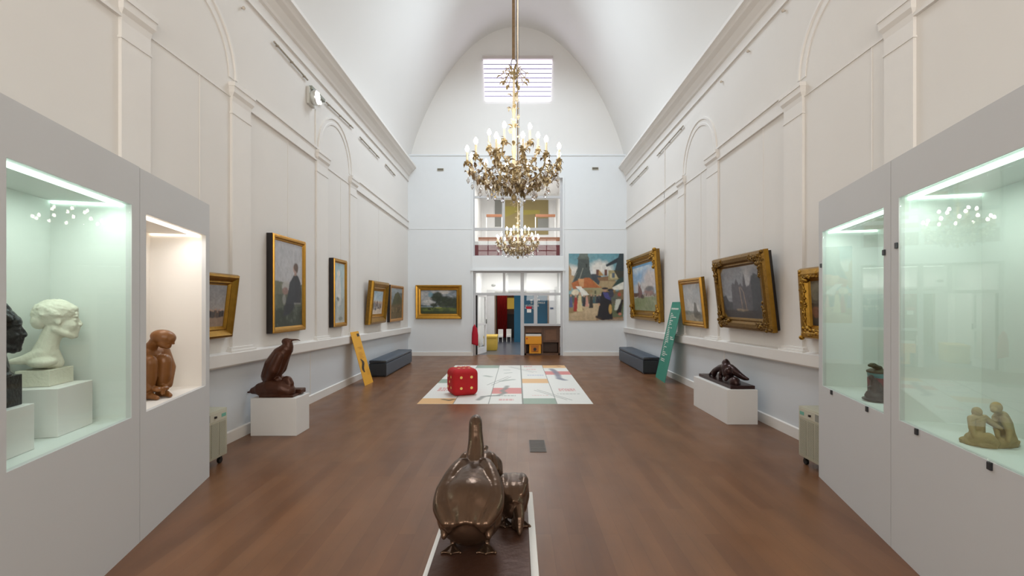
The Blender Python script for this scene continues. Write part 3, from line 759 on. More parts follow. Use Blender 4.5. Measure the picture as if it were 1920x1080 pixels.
# A: left wall, nearest, half hidden by the case
cA = Canvas(110, 80, '9a9da3', 'a89c90', 1)
cA.cloud(.45, 'b9bcc2', .6); cA.rect(0, .62, 1, 1, '9c8674'); cA.cloud(.5, '7d6a5a', .5, y0=.6)
for k in range(22): cA.person(.2+k*.036, .75+random.random()*.05, .16+random.random()*.06, random.choice(['3d3a3e', '54504f', '6e5a50']))
yA = wallY(434, -XW+.07)
gA = frame_geo(-1, yA-.95, yA, zat(632, yA), zat(516, yA), .07, .09)
picture('gilt framed beach scene under a grey sky, half hidden behind the left display case', gA, cA, wide, M_gold, M_golddk, thick=.065)
# B: tall portrait
cB = Canvas(90, 170, 'b0b1b6', 'bdbab9', 2)
cB.cloud(.5, 'c6c2c2', .5, y1=.45)
cB.poly([(0, .46), (.3, .475), (.6, .5), (1, .49), (1, 1), (0, 1)], '6d705f'); cB.poly([(0, .62), (1, .6), (1, 1), (0, 1)], '4e5547', .8); cB.poly([(0, .78), (1, .76), (1, 1), (0, 1)], '363e33', .8)
cB.cloud(.5, '7b7f6b', .4, 6, .5, .75); cB.cloud(.55, '8a8f86', .35, 14, .68, .98); cB.cloud(.5, '2c332a', .5, 8, .8, 1)
cB.ell(.4, .52, .14, .06, 'b3b0ac', .9, wob=.03); cB.ell(.37, .575, .1, .04, '8d6e66', .9, wob=.03); cB.ell(.33, .68, .06, .06, '9b9a96', .6, wob=.03)
cB.poly([(.66, .39), (.74, .36), (.84, .39), (.93, .47), (.97, .6), (.93, .72), (.72, .73), (.62, .80), (.5, .86), (.3, .87), (.34, .78), (.46, .62), (.52, .48)], '33363d', wob=.01)
cB.poly([(.7, .42), (.8, .4), (.88, .5), (.84, .68), (.7, .7)], '2a2c33', .6, wob=.02); cB.ell(.5, .78, .2, .05, '2c2f33', .9, wob=.03); cB.rect(.68, .72, .95, .735, '9a9a95', .6)
cB.poly([(.7, .33), (.77, .33), (.78, .38), (.69, .39)], 'a3877a'); cB.ell(.72, .305, .075, .052, 'ad9086', soft=.3); cB.ell(.755, .28, .085, .05, '5d4a40', soft=.3); cB.ell(.79, .305, .04, .045, '5d4a40', soft=.4)
yn, yf = wallY(511, -XW+.09), wallY(573, -XW+.09)
picture('tall gilt framed painting of a seated figure in black above a green field', frame_geo(-1, yn, yf, 1.268, 2.685, .09, 0), cB,
        [(0, 0), (.014, .0), (.02, .014), (.045, .012), (.06, -.006), (.075, -.01), (.085, -.02)], M_gold2, M_black, thick=.085)
# C: narrow tall, pale figure
cC = Canvas(56, 170, 'a9c1c6', 'b9bbb4', 3)
cC.cloud(.5, '8fb5c0', .6, y1=.6); cC.cloud(.5, 'c9ccc9', .7, y0=.1)
cC.ell(.42, .17, .14, .06, 'd9d6cf', wob=.03); cC.poly([(.3, .22), (.55, .22), (.62, .4), (.66, .7), (.3, .72), (.15, .45)], 'd6d5d0', .85, wob=.05); cC.ell(.3, .36, .2, .08, 'c8c9c8', .7, wob=.06)
for k in range(9): cC.line(.12+k*.1, .55+random.random()*.1, .2+k*.09, .97, .006, random.choice(['5d675f', '7b8279', '4c544f']), .8)
cC.ell(.35, .6, .12, .03, '565f58', .8, wob=.06); cC.ell(.6, .93, .2, .03, '6a6e5c', .6, wob=.05)
yn, yf = wallY(625.5, -XW+.09), wallY(650.5, -XW+.09)
picture('narrow tall gilt framed painting of a pale draped figure', frame_geo(-1, yn, yf, 1.24, 2.545, .09, 0), cC,
        [(0, 0), (.014, 0), (.02, .014), (.05, .012), (.065, -.006), (.08, -.02)], M_gold2, M_black, thick=.085)
# D: deep tilted frame with standing crowd
cD = Canvas(80, 100, '9cc0d6', 'd5cfc4', 4)
cD.cloud(.5, 'c9d6dc', .6, y1=.45); cD.rect(0, .45, 1, 1, 'cdbfb0'); cD.cloud(.5, 'b9a28e', .5, 6, .45)
for k in range(30):
    y = .62+random.random()*.22; cD.person(.05+random.random()*.9, y, .22+random.random()*.1, random.choice(['4a4a55', '6d5f5c', '8a8d92', '3b3a3e', 'a0766a', 'b8b2a8']))
yn, yf = wallY(692, -XW+.12), wallY(722.5, -XW+.12)
picture('wide moulded gilt frame tilted from the wall, crowd of people on pale sand', frame_geo(-1, yn, yf, 1.19, 2.215, .12, .09), cD,
        [(0, -.02), (.015, .02), (.06, .035), (.09, .02), (.15, -.02), (.17, -.012), (.2, -.05), (.24, -.055)], M_gold, M_golddk, thick=.1, m_in=M_gold2)
# E
cE = Canvas(70, 100, '9aa7ad', '5d5543', 5)
cE.poly([(.1, .6), (.35, .2), (.6, .1), (.9, .3), (1, .35), (1, 1), (0, 1)], '54573f', wob=.05); cE.cloud(.5, '3f4331', .7, 5, .15); cE.poly([(0, .55), (1, .5), (1, 1), (0, 1)], '6b5a42', .7)
for k in range(18): cE.person(.1+random.random()*.85, .7+random.random()*.12, .15, random.choice(['8a7a5d', '47402f', 'a8946d', '2f2d27']))
cE.cloud(.55, '3a3528', .6, 6, .75)
yn, yf = wallY(731, -XW+.08), wallY(755.5, -XW+.08)
picture('thin framed dark landscape with figures, last on the left wall', frame_geo(-1, yn, yf, 1.175, 2.195, .08, .02), cE,
        [(0, 0), (.02, .012), (.05, .01), (.07, -.01), (.085, -.02)], mat('pink_gilt', 'b98a55', .4, .4, var=.15), M_black, thick=.075)
# J: landscape with an oak on the end wall
cJ = Canvas(150, 100, '7d8690', '8f979b', 6)
cJ.cloud(.42, 'b3b0ad', .9, 3, 0, .7); cJ.cloud(.52, '5c646c', .8, 4, 0, .4); cJ.ell(.3, .2, .09, .12, '5f8c9c', .8, wob=.1); cJ.ell(.62, .1, .15, .07, 'c2bbb4', .7, wob=.08); cJ.ell(.2, .48, .14, .06, 'c4c3c0', .8, wob=.06)
cJ.rect(0, .64, .5, .72, '8b98a0'); cJ.poly([(0, .62), (.2, .66), (.35, .68), (0, .69)], '4a5560')
cJ.rect(0, .72, 1, 1, '3d4a22'); cJ.cloud(.45, '5f6b2b', .8, 7, .73, .95); cJ.rect(0, .88, 1, 1, '2c3519', .8)
for x, y, rx, ry in ((.47, .22, .15, .13), (.42, .35, .13, .13), (.58, .36, .16, .12), (.37, .62, .09, .09), (.72, .42, .13, .16), (.86, .5, .14, .18), (.96, .5, .1, .22), (.66, .6, .2, .14), (.5, .5, .1, .1), (.85, .65, .2, .1)):
    cJ.ell(x, y, rx, ry, '1f2a19', .95, .5, wob=.12)
cJ.line(.33, .78, .43, .55, .022, '1a1f14'); cJ.line(.43, .55, .5, .35, .018, '1a1f14'); cJ.ell(.5, .74, .09, .025, '8e9140', .9, wob=.04); cJ.ell(.24, .8, .05, .03, '1b2013')
cJ.cloud(.55, '3b4a2a', .35, 14, .1, .7)
geoJ = frame_geo(0, (779-CX)*(YB-.07)/F, (865.5-CX)*(YB-.07)/F, zat(598, YB-.07), zat(534.5, YB-.07), .07, .01)
picture('gilt framed landscape with a dark oak on the end wall left of the doorway', geoJ, cJ,
        [(0, 0), (.02, .02), (.06, .012), (.11, -.01), (.12, .0), (.15, -.005), (.17, -.03)], M_gold2, M_golddk, thick=.06)
# K: unframed market scene print (a plain generic street market)
cK = Canvas(160, 196, '5f93a0', '9fc0c4', 7)
cK.cloud(.5, '86adb3', .6, y1=.3); cK.ell(.58, .22, .2, .12, 'e4e0d8', .95, .6, wob=.1); cK.ell(.1, .3, .14, .12, 'e0dcd4', .95, .6, wob=.1); cK.ell(.35, .3, .1, .1, 'd5d8d8', .8, .6, wob=.1)
cK.poly([(0, .16), (.05, .25), (.05, .55), (0, .55)], 'a98a62'); cK.poly([(.02, .32), (.14, .34), (.06, .52), (0, .52)], 'b99b75')
cK.poly([(.4, .31), (.55, .3), (.7, .45), (.42, .48)], '3e4850'); cK.poly([(.52, .36), (.78, .33), (.86, .42), (.56, .42)], '8a6a4c'); cK.rect(.5, .24, .55, .32, '6a4438'); cK.rect(.65, .24, .7, .33, '6a4438'); cK.poly([(.55, .24), (.64, .33), (.54, .33)], 'b28c58')
cK.poly([(.57, .41), (.88, .41), (.84, .6), (.5, .6)], 'ad9873'); cK.rect(.72, .25, .97, .4, 'a59a72'); cK.rect(.75, .3, .9, .37, 'c5b78c'); cK.rect(.79, .29, .84, .36, '5b6874')
cK.poly([(.67, .17), (.9, .06), (1, .0), (1, .25), (.85, .25), (.9, .13), (.69, .2)], '27323a'); cK.poly([(.82, .25), (1, .24), (1, .37), (.9, .37)], '3d3c33'); cK.poly([(.92, .0), (1, 0), (1, .26), (.84, .25)], '2c3a40')
cK.poly([(.17, .08), (.37, .08), (.38, .24), (.42, .36), (.48, .44), (.05, .46), (.12, .3), (.16, .22)], '48514f', wob=.005); cK.poly([(.2, .02), (.34, .02), (.38, .085), (.15, .085)], '5b645e'); cK.ell(.27, .02, .08, .05, '667069')
cK.rect(.31, .16, .34, .21, '2a302f'); cK.line(.26, .22, .18, .42, .006, 'a5a79a'); cK.line(.15, .28, .07, .42, .005, 'a5a79a')
cK.poly([(.05, .44), (.3, .36), (.38, .36), (.6, .51), (.08, .53)], 'b5693a', wob=.01); cK.poly([(.17, .38), (.28, .38), (.27, .5), (.2, .5)], 'd09a6a', wob=.01); cK.line(.45, .41, .57, .5, .006, 'c8a868')
cK.poly([(.27, .51), (.6, .51), (.56, .62), (.3, .62)], 'a19a76'); cK.rect(.47, .55, .5, .6, '5d5f48')
cK.poly([(.78, .51), (.9, .38), (1, .35), (1, .42), (.85, .48)], '2f4743'); cK.poly([(.79, .51), (1, .42), (1, .54), (.82, .54)], 'e5e2d6')
cK.rect(0, .56, 1, .75, '6d6a45', .0); cK.poly([(0, .6), (.3, .62), (.6, .62), (1, .53), (1, .75), (0, .75)], '4d4a36', .85, wob=.02); cK.cloud(.5, '8a6a3c', .7, 9, .54, .76)
cK.poly([(0, .84), (.35, .75), (.6, .74), (.52, .98), (.5, 1), (0, 1)], 'c9b391'); cK.cloud(.52, 'ae9471', .5, 5, .8); cK.poly([(0, .72), (.16, .74), (.28, .84), (0, .9)], '8f7a4d', .8, wob=.03)
cK.poly([(.7, .76), (1, .74), (1, .96), (.68, .98)], '5a5d2c', .9, wob=.03); cK.poly([(.5, .96), (1, .94), (1, 1), (.5, 1)], '9b7450', .8, wob=.02)
cK.poly([(.13, .49), (.22, .49), (.37, .61), (.24, .64), (.2, .55)], 'eceae0', wob=.02); cK.ell(.12, .58, .07, .045, 'e8dcc0', wob=.02)
cK.person(.13, .86, .26, 'a8322c'); cK.person(.2, .86, .3, 'd8c89a'); cK.person(.28, .79, .18, '2a2c33'); cK.person(.33, .79, .18, 'd09a8a'); cK.person(.41, .81, .22, '37352f'); cK.person(.04, .8, .2, '58608a')
for k in range(14): cK.person(.45+random.random()*.25, .74, .12+random.random()*.03, random.choice(['2b3140', '3a5a60', '4a4436', '23252b']))
cK.poly([(.6, .57), (.75, .57), (.78, .74), (.8, .98), (.6, .99), (.52, .93), (.56, .75)], '1d1c24', wob=.012); cK.poly([(.62, .58), (.76, .58), (.76, .7), (.66, .66)], '4b4a86', wob=.01)
cK.ell(.66, .545, .03, .03, 'b98f76'); cK.ell(.66, .52, .06, .015, '23222a'); cK.ell(.76, .545, .055, .02, '20222b'); cK.ell(.77, .6, .05, .06, '3d4050', wob=.02); cK.poly([(.5, .92), (.6, .96), (.6, .99), (.48, .95)], '3a2c26')
cK.ell(.76, .83, .03, .07, 'c8a05a', wob=.02); cK.ell(.55, .76, .02, .02, 'c9a080'); cK.poly([(.86, .68), (.95, .68), (.93, .84), (.83, .84)], 'c9ccc0', wob=.02); cK.poly([(.97, .68), (1, .7), (.93, .92), (.86, .88)], '241f20', wob=.02); cK.ell(.93, .9, .03, .02, 'c87f68'); cK.ell(.92, .61, .03, .03, 'b0523e')
pk0 = at(1066.5, 601, YB-.02); pk1 = at(1169, 475.5, YB-.02)
t = thing('canvas_print', 'unframed market scene print on the end wall right of the doorway', 'print', ((pk0.x+pk1.x)/2, YB-.02, pk0.z))
MB().box(pk0.x, YB-.03, pk0.z, pk1.x, YB-.002, pk1.z).build('backing_board', mat('print_edge', 'b9b5a6', .6), t)
cK.mesh('printed_face', Vector((pk0.x, YB-.0315, pk1.z)), Vector((pk1.x-pk0.x, 0, 0)), Vector((0, 0, pk0.z-pk1.z)), t)
# F: right wall, big upright
cF = Canvas(100, 170, '6fa5cf', 'c4cdd4', 8)
cF.cloud(.48, 'c9d6df', .9, 3, .05, .6); cF.ell(.75, .35, .3, .22, 'cfc3be', .9, .7, wob=.15); cF.ell(.4, .5, .35, .1, 'ccc5c0', .8, .7, wob=.1)
cF.rect(0, .66, 1, 1, '8e9577'); cF.cloud(.45, '7d8a60', .7, 7, .68); cF.cloud(.55, 'b4a98c', .5, 9, .78); cF.poly([(0, .64), (1, .66), (1, .7), (0, .73)], 'a9a79a')
cF.poly([(.2, .72), (.22, .5), (.27, .37), (.31, .4), (.34, .5), (.4, .6), (.42, .72)], '7a5a58', .95, wob=.04); cF.ell(.7, .58, .2, .1, '8a8480', .9, wob=.05); cF.ell(.65, .62, .22, .06, '9c5f55', .5, wob=.06); cF.ell(.72, .54, .15, .05, '6d6e74', .8, wob=.05)
cF.ell(.1, .65, .16, .05, '5b3d34', .95, wob=.05); cF.ell(.4, .7, .08, .05, '4f4440', .9, wob=.04); cF.poly([(.25, .38), (.27, .34), (.33, .4), (.3, .48)], 'd8d4cf', .9)
for k in range(12): cF.person(.4+random.random()*.55, .69+random.random()*.02, .08, random.choice(['5d4a46', '8a6a60', 'b7aaa2']))
yn, yf = wallY(1236.5, XW-.12), wallY(1183.5, XW-.12)
zt_, zb2 = zat(452, yn), zat(607, yn)
picture('tall ornate gilt frame tilted forward, pale sky over figures and trees, right wall', frame_geo(1, yn, yf, 1.235, 3.0, .1, .12), cF,
        [(0, -.01), (.02, .03), (.07, .035), (.1, .015), (.17, -.02), (.19, -.012), (.22, -.04), (.26, -.05)], M_gold, M_golddk, ornate=.7, thick=.1)
# G
cG = Canvas(84, 100, 'b5babf', 'b4b0a9', 9)
cG.cloud(.48, 'd4d2cf', .9, 3, 0, .75); cG.rect(0, .78, 1, 1, '9a9280', .8); cG.poly([(0, .72), (1, .74), (1, .8), (0, .8)], '7f837d', .7)
cG.poly([(.5, .78), (.56, .5), (.6, .48), (.66, .52), (.7, .7), (.85, .8), (.5, .9)], '6b6a66', .9, wob=.04); cG.ell(.2, .78, .16, .06, '80827a', .8, wob=.06); cG.ell(.7, .85, .2, .08, '57554c', .7, wob=.06); cG.cloud(.55, '6a6658', .6, 8, .75)
yn, yf = wallY(1321.5, XW-.1), wallY(1279.5, XW-.1)
picture('small gilt framed misty grey scene hanging between the green panel and the ornate frame', frame_geo(1, yn, yf, zat(616, yn), zat(519, yn), .08, .1), cG,
        [(0, -.01), (.015, .02), (.04, .022), (.06, .005), (.08, .01), (.1, -.02), (.115, -.03)], M_gold2, M_golddk, thick=.07)
# H: ornate castle picture
cH = Canvas(130, 110, '8d9096', '8c8d92', 10)
cH.cloud(.48, 'b3b2b4', .9, 3, 0, .6); cH.cloud(.55, '9a8f8c', .5, 4, 0, .4)
cH.poly([(.25, 1), (.26, .45), (.3, .3), (.36, .34), (.4, .22), (.46, .36), (.5, .32), (.55, .4), (.6, .12), (.64, .4), (.72, .38), (.78, .2), (.9, .2), (1, .1), (1, 1)], '5d5c62', wob=.03)
cH.poly([(.75, 1), (.76, .3), (.82, .15), (.92, .2), (1, .05), (1, 1)], '484b50', wob=.05); cH.poly([(0, .58), (.1, .55), (.16, .66), (.26, .7), (.26, 1), (0, 1)], '4c4e52', wob=.04); cH.rect(0, .85, 1, 1, '3f3a37', .9)
cH.line(.47, .4, .5, .8, .012, 'b39a85', .9); cH.line(.5, .4, .56, .5, .01, 'b39a85', .8); cH.line(.56, .5, .6, .82, .012, 'b39a85', .9); cH.ell(.48, .84, .15, .025, 'a8967c', .8, wob=.04)
for k in range(7): cH.line(.3+k*.04, .42, .3+k*.042, .8, .006, '77767a', .5)
cH.cloud(.5, '3d3c40', .5, 9, .55)
for q in ([(0, 0), (.09, 0), (0, .1)], [(1, 0), (.91, 0), (1, .1)], [(0, 1), (.09, 1), (0, .9)], [(1, 1), (.91, 1), (1, .9)]): cH.poly(q, '8a6a2c')
yn, yf = wallY(1441, XW-.17), wallY(1345, XW-.17)
picture('large antique gilt frame with carved corners around a grey castle ruin, right wall', frame_geo(1, yn, yf, zat(625, yn), zat(467, yn), .12, .13), cH,
        [(0, -.015), (.015, .02), (.05, .035), (.1, .03), (.13, .0), (.15, .006), (.165, -.02), (.18, -.03)], M_golddk, M_gold, ornate=1.0, thick=.075, backing=True, corner_m=M_golddk)
# I: nearest on the right
cI = Canvas(110, 110, '6b5f4e', '3a3329', 11)
cI.cloud(.45, '8c8676', .8, 3, 0, .5); cI.ell(.12, .25, .16, .2, '8f8b77', .8, wob=.1); cI.ell(.5, .4, .4, .3, '3f3c2e', .8, .6, wob=.2); cI.ell(.1, .7, .1, .12, '8a5a40', .7, wob=.06); cI.cloud(.52, '241e18', .7, 6, .5)
yf = wallY(1501, XW-.12)
picture('dark painting in a heavily carved gilt frame, half hidden by the right display case', frame_geo(1, yf-1.05, yf, zat(634, yf), zat(504, yf), .09, .05), cI,
        [(0, -.015), (.02, .03), (.07, .04), (.12, .02), (.14, -.01), (.16, -.03)], M_gold, M_gold2, ornate=1.2, thick=.07)
# ---------------------------------------------------------------- leaning text panels
def leaning(name, lab, A, B, C_, D_, m, draw):
    t = thing(name, lab, 'info panel', (A+B)/2)
    n = (B-A).cross(C_-A).normalized()*.008
    if n.dot(Vector((0, 0, 0))-A) < 0: n = -n
    mb = MB(); mb.hull8([A, B, B-n, A-n, D_, C_, C_-n, D_-n]); mb.build('board', m, t)
    def P(u, v): return (A.lerp(B, u)).lerp(D_.lerp(C_, u), v)+n*.15
    draw(P, t); return t
A, B = fpt(684.5, 723.5), fpt(699.8, 716.3)
z_ = 1.10; C_, D_ = Vector((-3.405, wallY(671.9, -3.405), z_)), Vector((-3.405, wallY(657, -3.405), z_))
def dy(P, t):
    mk = mat('print_black', '2d2a26', .6, var=0); mr = mat('print_red', 'c98a1e', .6, var=0)
    def blk(mb, u0, v0, u1, v1): mb.quad(P(u0, v0), P(u1, v0), P(u1, v1), P(u0, v1))
    mb = MB(); blk(mb, .66, .9, .95, .955); mb.build('logo_block', mk, t)
    mb = MB()
    for k, (u0, u1) in enumerate(((.35, .8), (.5, .85), (.5, .8))): blk(mb, u0, .70-k*.02, u1, .707-k*.02)
    for k in range(6): blk(mb, .3, .6-k*.022, .62+.25*((k*7) % 3)/3, .606-k*.022)
    for k in range(5): blk(mb, .6, .25-k*.02, .9, .255-k*.02)
    mb.build('lettering', mr, t)
    mb = MB(); R = random.Random(3)
    for k in range(14): v = .47-k*.018; u = .28+.1*math.sin(k*.5); blk(mb, u, v, u+.12+.16*math.sin(k*PI/13), v+.016)
    mb.build('printed_figure', mk, t)
leaning('yellow_info_panel', 'yellow text panel leaning against the left wall beside the bench', A, B, C_, D_, M_yellow, dy)
A, B = fpt(1229, 706.5), fpt(1246, 718)
C_, D_ = Vector((3.40, wallY(1279, 3.40), 1.72)), Vector((3.40, wallY(1260.5, 3.40), 1.72))
def dg(P, t):
    R = random.Random(5); mb = MB()
    def blk(u0, v0, u1, v1): mb.quad(P(u0, v0), P(u1, v0), P(u1, v1), P(u0, v1))
    for k in range(9): blk(.1+k*.08, .905, .155+k*.08, .925)
    lens = [.15, .3, .62, .15, .38, .2, .3, .1, .4, .2, .25, .3, .35, .7, .8, .4, .35, .15, .1, .3, .12, .1, .3, .55, .3, 0, .4, .4]
    for k, l in enumerate(lens):
        v = .85-k*.0225
        x = .15
        while x < .12+l: w_ = .04+R.random()*.06; blk(x, v, min(x+w_, .15+l), v+.010); x += w_+.012
    mb.build('lettering', M_white, t)
leaning('green_info_panel', 'tall green panel with white text leaning against the right wall', A, B, C_, D_, M_green, dg)
# ---------------------------------------------------------------- benches
def bench(x0, x1, y0, y1, h, lab, sgn):
    t = thing('upholstered_bench', lab, 'bench', ((x0+x1)/2, (y0+y1)/2, 0))
    mb = MB(); mb.box(x0+.03, y0+.03, 0, x1-.03, y1-.03, .03); mb.build('plinth_base', M_black, t)
    mb = MB(); mb.box(x0, y0, .03, x1, y1, h*.8, bev=.008)
    for f in mb.bm.faces:
        if f.calc_center_median().y < y0+.004: f.material_index = 1  # only the near end face takes the darker material
    mb.build('body', [M_bench, M_bench_end], t)
    mb = MB(); n = 5
    mb.box(x0-.004, y0-.004, h*.8+.004, x1+.004, y1+.004, h, bev=.025)
    for f in mb.bm.faces:
        if f.calc_center_median().y < y0+.002: f.material_index = 1
    mb.build('seat_lid', [M_bench, M_bench_end], t, True, angle=.7)
bench(-3.40, -3.0, 10.76, 13.35, .385, 'blue-grey box bench against the left wall behind the yellow panel', 1)
bench(3.0, 3.40, 11.2, 13.85, .405, 'blue-grey box bench against the right wall behind the green panel', -1)
# ---------------------------------------------------------------- board game mat, floor vent
m00, m10, m11, m01 = fpt(786, 757.7), fpt(1110, 757.7), fpt(1059.5, 685.2), fpt(851, 685.2)
x0, x1 = (m00.x+m01.x)/2, (m10.x+m11.x)/2; y0, y1 = m00.y, m11.y
def vofpy(py): return 1-(F*H/(py-CY)-y0)/(y1-y0)      # image row of the canvas (0 = far edge)
cM = Canvas(250, 520, 'e4e3dd', 'e4e3dd', 12, noise=.012)
def V_(py): return max(0, min(1, vofpy(py)))
u_ = [0, .205, .405, .6, .795, 1]
cols = {'g': '8fa393', 'o': 'e0b27a', 'r': 'd3807c'}
def band(c, pa, pb, k): cM.rect(u_[c], V_(pa), u_[c+1], V_(pb), cols[k])
band(0, 711, 718.7, 'g'); band(0, 747, 758.5, 'o'); band(1, 684, 690.5, 'g'); band(2, 727.5, 738.5, 'r'); band(3, 710.5, 718.7, 'o'); band(3, 747, 758.5, 'g'); band(4, 684, 690.3, 'o'); band(4, 696.5, 702.8, 'r')
asp = (x1-x0)/(y1-y0)
def ml(a, pa, b, pb, wd, c, al=.9): cM.line(a, V_(pa), b, V_(pb), wd, c, al, asp=asp)
for c in u_[1:5]: cM.rect(c-.0022, 0, c+.0022, 1, '6d736c')
for a, pa, b, pb in ((.49, 688, .7, 699), (.51, 688, .73, 698), (.36, 722, .5, 706), (.39, 722.5, .52, 707), (.68, 732, .86, 750), (.7, 731, .89, 750.5), (.1, 700, .16, 694)):
    ml(a, pa, b, pb, .0025, '5d635f')
def txt(u0, pa, u1, pb, c, rows=2):
    r = random.Random(int(u0*100)); va, vb = V_(pa), V_(pb)
    for k in range(rows):
        x = u0; v = va+(vb-va)*k/rows
        while x < u1: w_ = .008+r.random()*.012; cM.rect(x, v, min(x+w_, u1), v+(vb-va)/rows*.7, c, .8); x += w_+.005
txt(.84, 729, .95, 734, 'd06a6a', 3); txt(.63, 686.5, .7, 689, 'd88a8a'); txt(.6+.05, 692, .73, 694, 'dd9a9a'); txt(.03, 686, .15, 688.5, 'cf6a5e', 2)
txt(.05, 727, .14, 734, 'd06a6a', 3); txt(.46, 748, .55, 753, 'd59a98', 1); txt(.42, 741, .56, 744, 'a8b3a8', 1); txt(.65, 703, .78, 705.5, 'b3bbcc', 1); txt(.66, 741, .76, 743, 'dcbdb6', 1); txt(.82, 738, .96, 740, 'a9ada6', 1)
for pts, wd, c in (([(.862, 692), (.875, 695), (.885, 699), (.888, 704), (.885, 710), (.895, 711), (.92, 713)], .02, '77798a'), ([(.5, 724), (.49, 729), (.47, 733), (.49, 737), (.45, 742), (.4, 742.5), (.36, 744), (.34, 750)], .014, '7c817c'), ([(.13, 749), (.17, 751), (.19, 749)], .012, '6a5f48'), ([(.45, 715), (.5, 713), (.54, 712)], .016, '9aa39a'), ([(.47, 700), (.52, 699)], .01, '9aa39a'), ([(.93, 687), (.95, 688)], .01, 'a5675a'), ([(.32, 705), (.36, 706.5)], .018, '9aa39a'), ([(.46, 694), (.5, 694)], .01, '9aa39a')):
    for (a, pa), (b, pb) in zip(pts, pts[1:]): ml(a, pa, b, pb, wd, c, .85)
t = thing('board_game_mat', 'large white board game mat with green, orange and red bands on the floor', 'mat', ((x0+x1)/2, (y0+y1)/2, 0))
MB().box(x0, y0, 0, x1, y1, .003).build('mat_sheet', mat('mat_vinyl', 'dedcd6', .5, var=.01), t)
cM.mesh('printed_face', Vector((x0, y1, .0036)), Vector((x1-x0, 0, 0)), Vector((0, y0-y1, 0)), t)
a, b = fpt(993.5, 848), fpt(1025, 848); c = fpt(1020, 825.5)
t = thing('floor_grille', 'small dark square floor grille set in the wooden floor', 'vent', ((a.x+b.x)/2, (a.y+c.y)/2, 0))
MB().box(a.x, a.y, 0, b.x, c.y, .004).build('plate', M_vent, t)
mb = MB(); n = 12
for k in range(n): y = a.y+.012+(c.y-a.y-.024)*k/(n-1); mb.box(a.x+.01, y-.003, .004, b.x-.01, y+.003, .007)
mb.build('slats', mat('vent_slat', '6b6560', .45, .4), t)
# ---------------------------------------------------------------- big red die
dc = fpt(867, 743); dy_ = F*H/(743-CY)+.22; dx = (867-CX)*dy_/F; s_ = .485; yaw = math.radians(24)
t = thing('giant_die', 'big soft red die with cream dots standing on the board game mat', 'die', (dx, dy_, .004))
R_ = Matrix.Translation((dx, dy_, .004+s_/2)) @ Matrix.Rotation(yaw, 4, 'Z')
mb = MB(); n = 18; bm = mb.bm
bmesh.ops.create_cube(bm, size=1); bmesh.ops.subdivide_edges(bm, edges=bm.edges[:], cuts=15, use_grid_fill=True)
def rnd(p):
    r_ = .2; q = Vector([max(-.5+r_, min(.5-r_, c)) for c in p]); d = p-q
    bulge = 1+.02*sum((1-4*c*c) for c in p)/3
    return (q+d.normalized()*r_ if d.length > 1e-6 else p)*bulge
def box_surf(p):
    return rnd(Vector(p))
for v in bm.verts: v.co = R_ @ (box_surf(v.co)*s_)
mb.build('body', M_red, t, True)
def dot(face, a, b):
    mb = MB(); r = .052
    ax = {'f': (Vector((1,0,0)), Vector((0,0,1)), Vector((0,-1,0))), 'l': (Vector((0,1,0)), Vector((0,0,1)), Vector((-1,0,0))), 't': (Vector((1,0,0)), Vector((0,1,0)), Vector((0,0,1))), 'r': (Vector((0,1,0)), Vector((0,0,1)), Vector((1,0,0)))}[face]
    vs = []
    for rr in (1, .5):
        vs.append([])
        for k in range(18):
            p = ax[0]*(a+r*rr*math.cos(k*PI/9))+ax[1]*(b+r*rr*math.sin(k*PI/9))+ax[2]*.5
            vs[-1].append(R_ @ ((box_surf(p)+ax[2]*.006)*s_))
    A_ = [mb.bm.verts.new(p) for p in vs[0]]; B_ = [mb.bm.verts.new(p) for p in vs[1]]
    for k in range(18): mb._f([A_[k], A_[(k+1) % 18], B_[(k+1) % 18], B_[k]])
    mb._f(B_); mb.build('dot', M_dot, t, True)
for a in (-.2, .2):
    for b in (-.2, .2): dot('f', a, b); dot('l', a, b)
dot('l', 0, 0)
for a in (-.2, 0, .2): dot('t', a, -.2); dot('t', a, .2)
# ---------------------------------------------------------------- floor plinths and their sculptures
def plinth(x0, y0, x1, y1, h, lab):
    o = MB().box(x0, y0, 0, x1, y1, h, bev=.004).build('plinth', M_plinth, None, loc=((x0+x1)/2, (y0+y1)/2, 0)); return tag(o, lab, 'plinth')
plinth(-3.41, 5.996, -2.823, 6.37, .482, 'white plinth by the left wall under the cormorant sculpture')
plinth(2.93, 6.556, 3.36, 7.80, .486, 'long white plinth by the right wall under the dark bird bronze')
plinth(-.435, 1.7, .1, 3.107, .45, 'white plinth in the foreground under the bronze geese')
# cormorant sculpture
YC_ = 6.17; k = YC_/F
def c_(px, py, dyy=0): p = at(px, py, YC_); return Vector((p.x, YC_+dyy, p.z))
t = thing('cormorant_sculpture', 'red-brown sculpture of an upright cormorant behind a lying bird on the left plinth', 'sculpture', c_(520, 745)-Vector((0,0,0)))
t.location.z = .482
sl0, sl1 = at(485, 747, 6.03), at(549, 747, 6.03)
MB().box(sl0.x, 6.03, .482, sl1.x, 6.34, .515, bev=.006).build('base_slab', M_bronze_red, t)
MB().box(sl1.x-.12, 6.2, .5, sl1.x+.03, 6.34, .56, bev=.01).build('base_block', M_bronze_red, t)
mb = MB()
mb.chain([c_(510, 722), c_(508, 704), c_(516, 684), c_(527, 666), c_(537, 655), c_(541, 648)], [.085, .12, .13, .115, .085, .055])
mb.cone(c_(502, 720), .06, c_(497, 734), .035)
mb.chain([c_(541, 652), c_(541, 645), c_(538, 641)], [.06, .055, .05])
mb.ball(c_(537, 640.5), (.062, .045, .048)); mb.ball(c_(544, 650), (.04, .045, .055))
mb.chain([c_(542, 638.5), c_(550, 637.2), c_(558, 637), c_(562.5, 638.5)], [.026, .013, .009, .006])
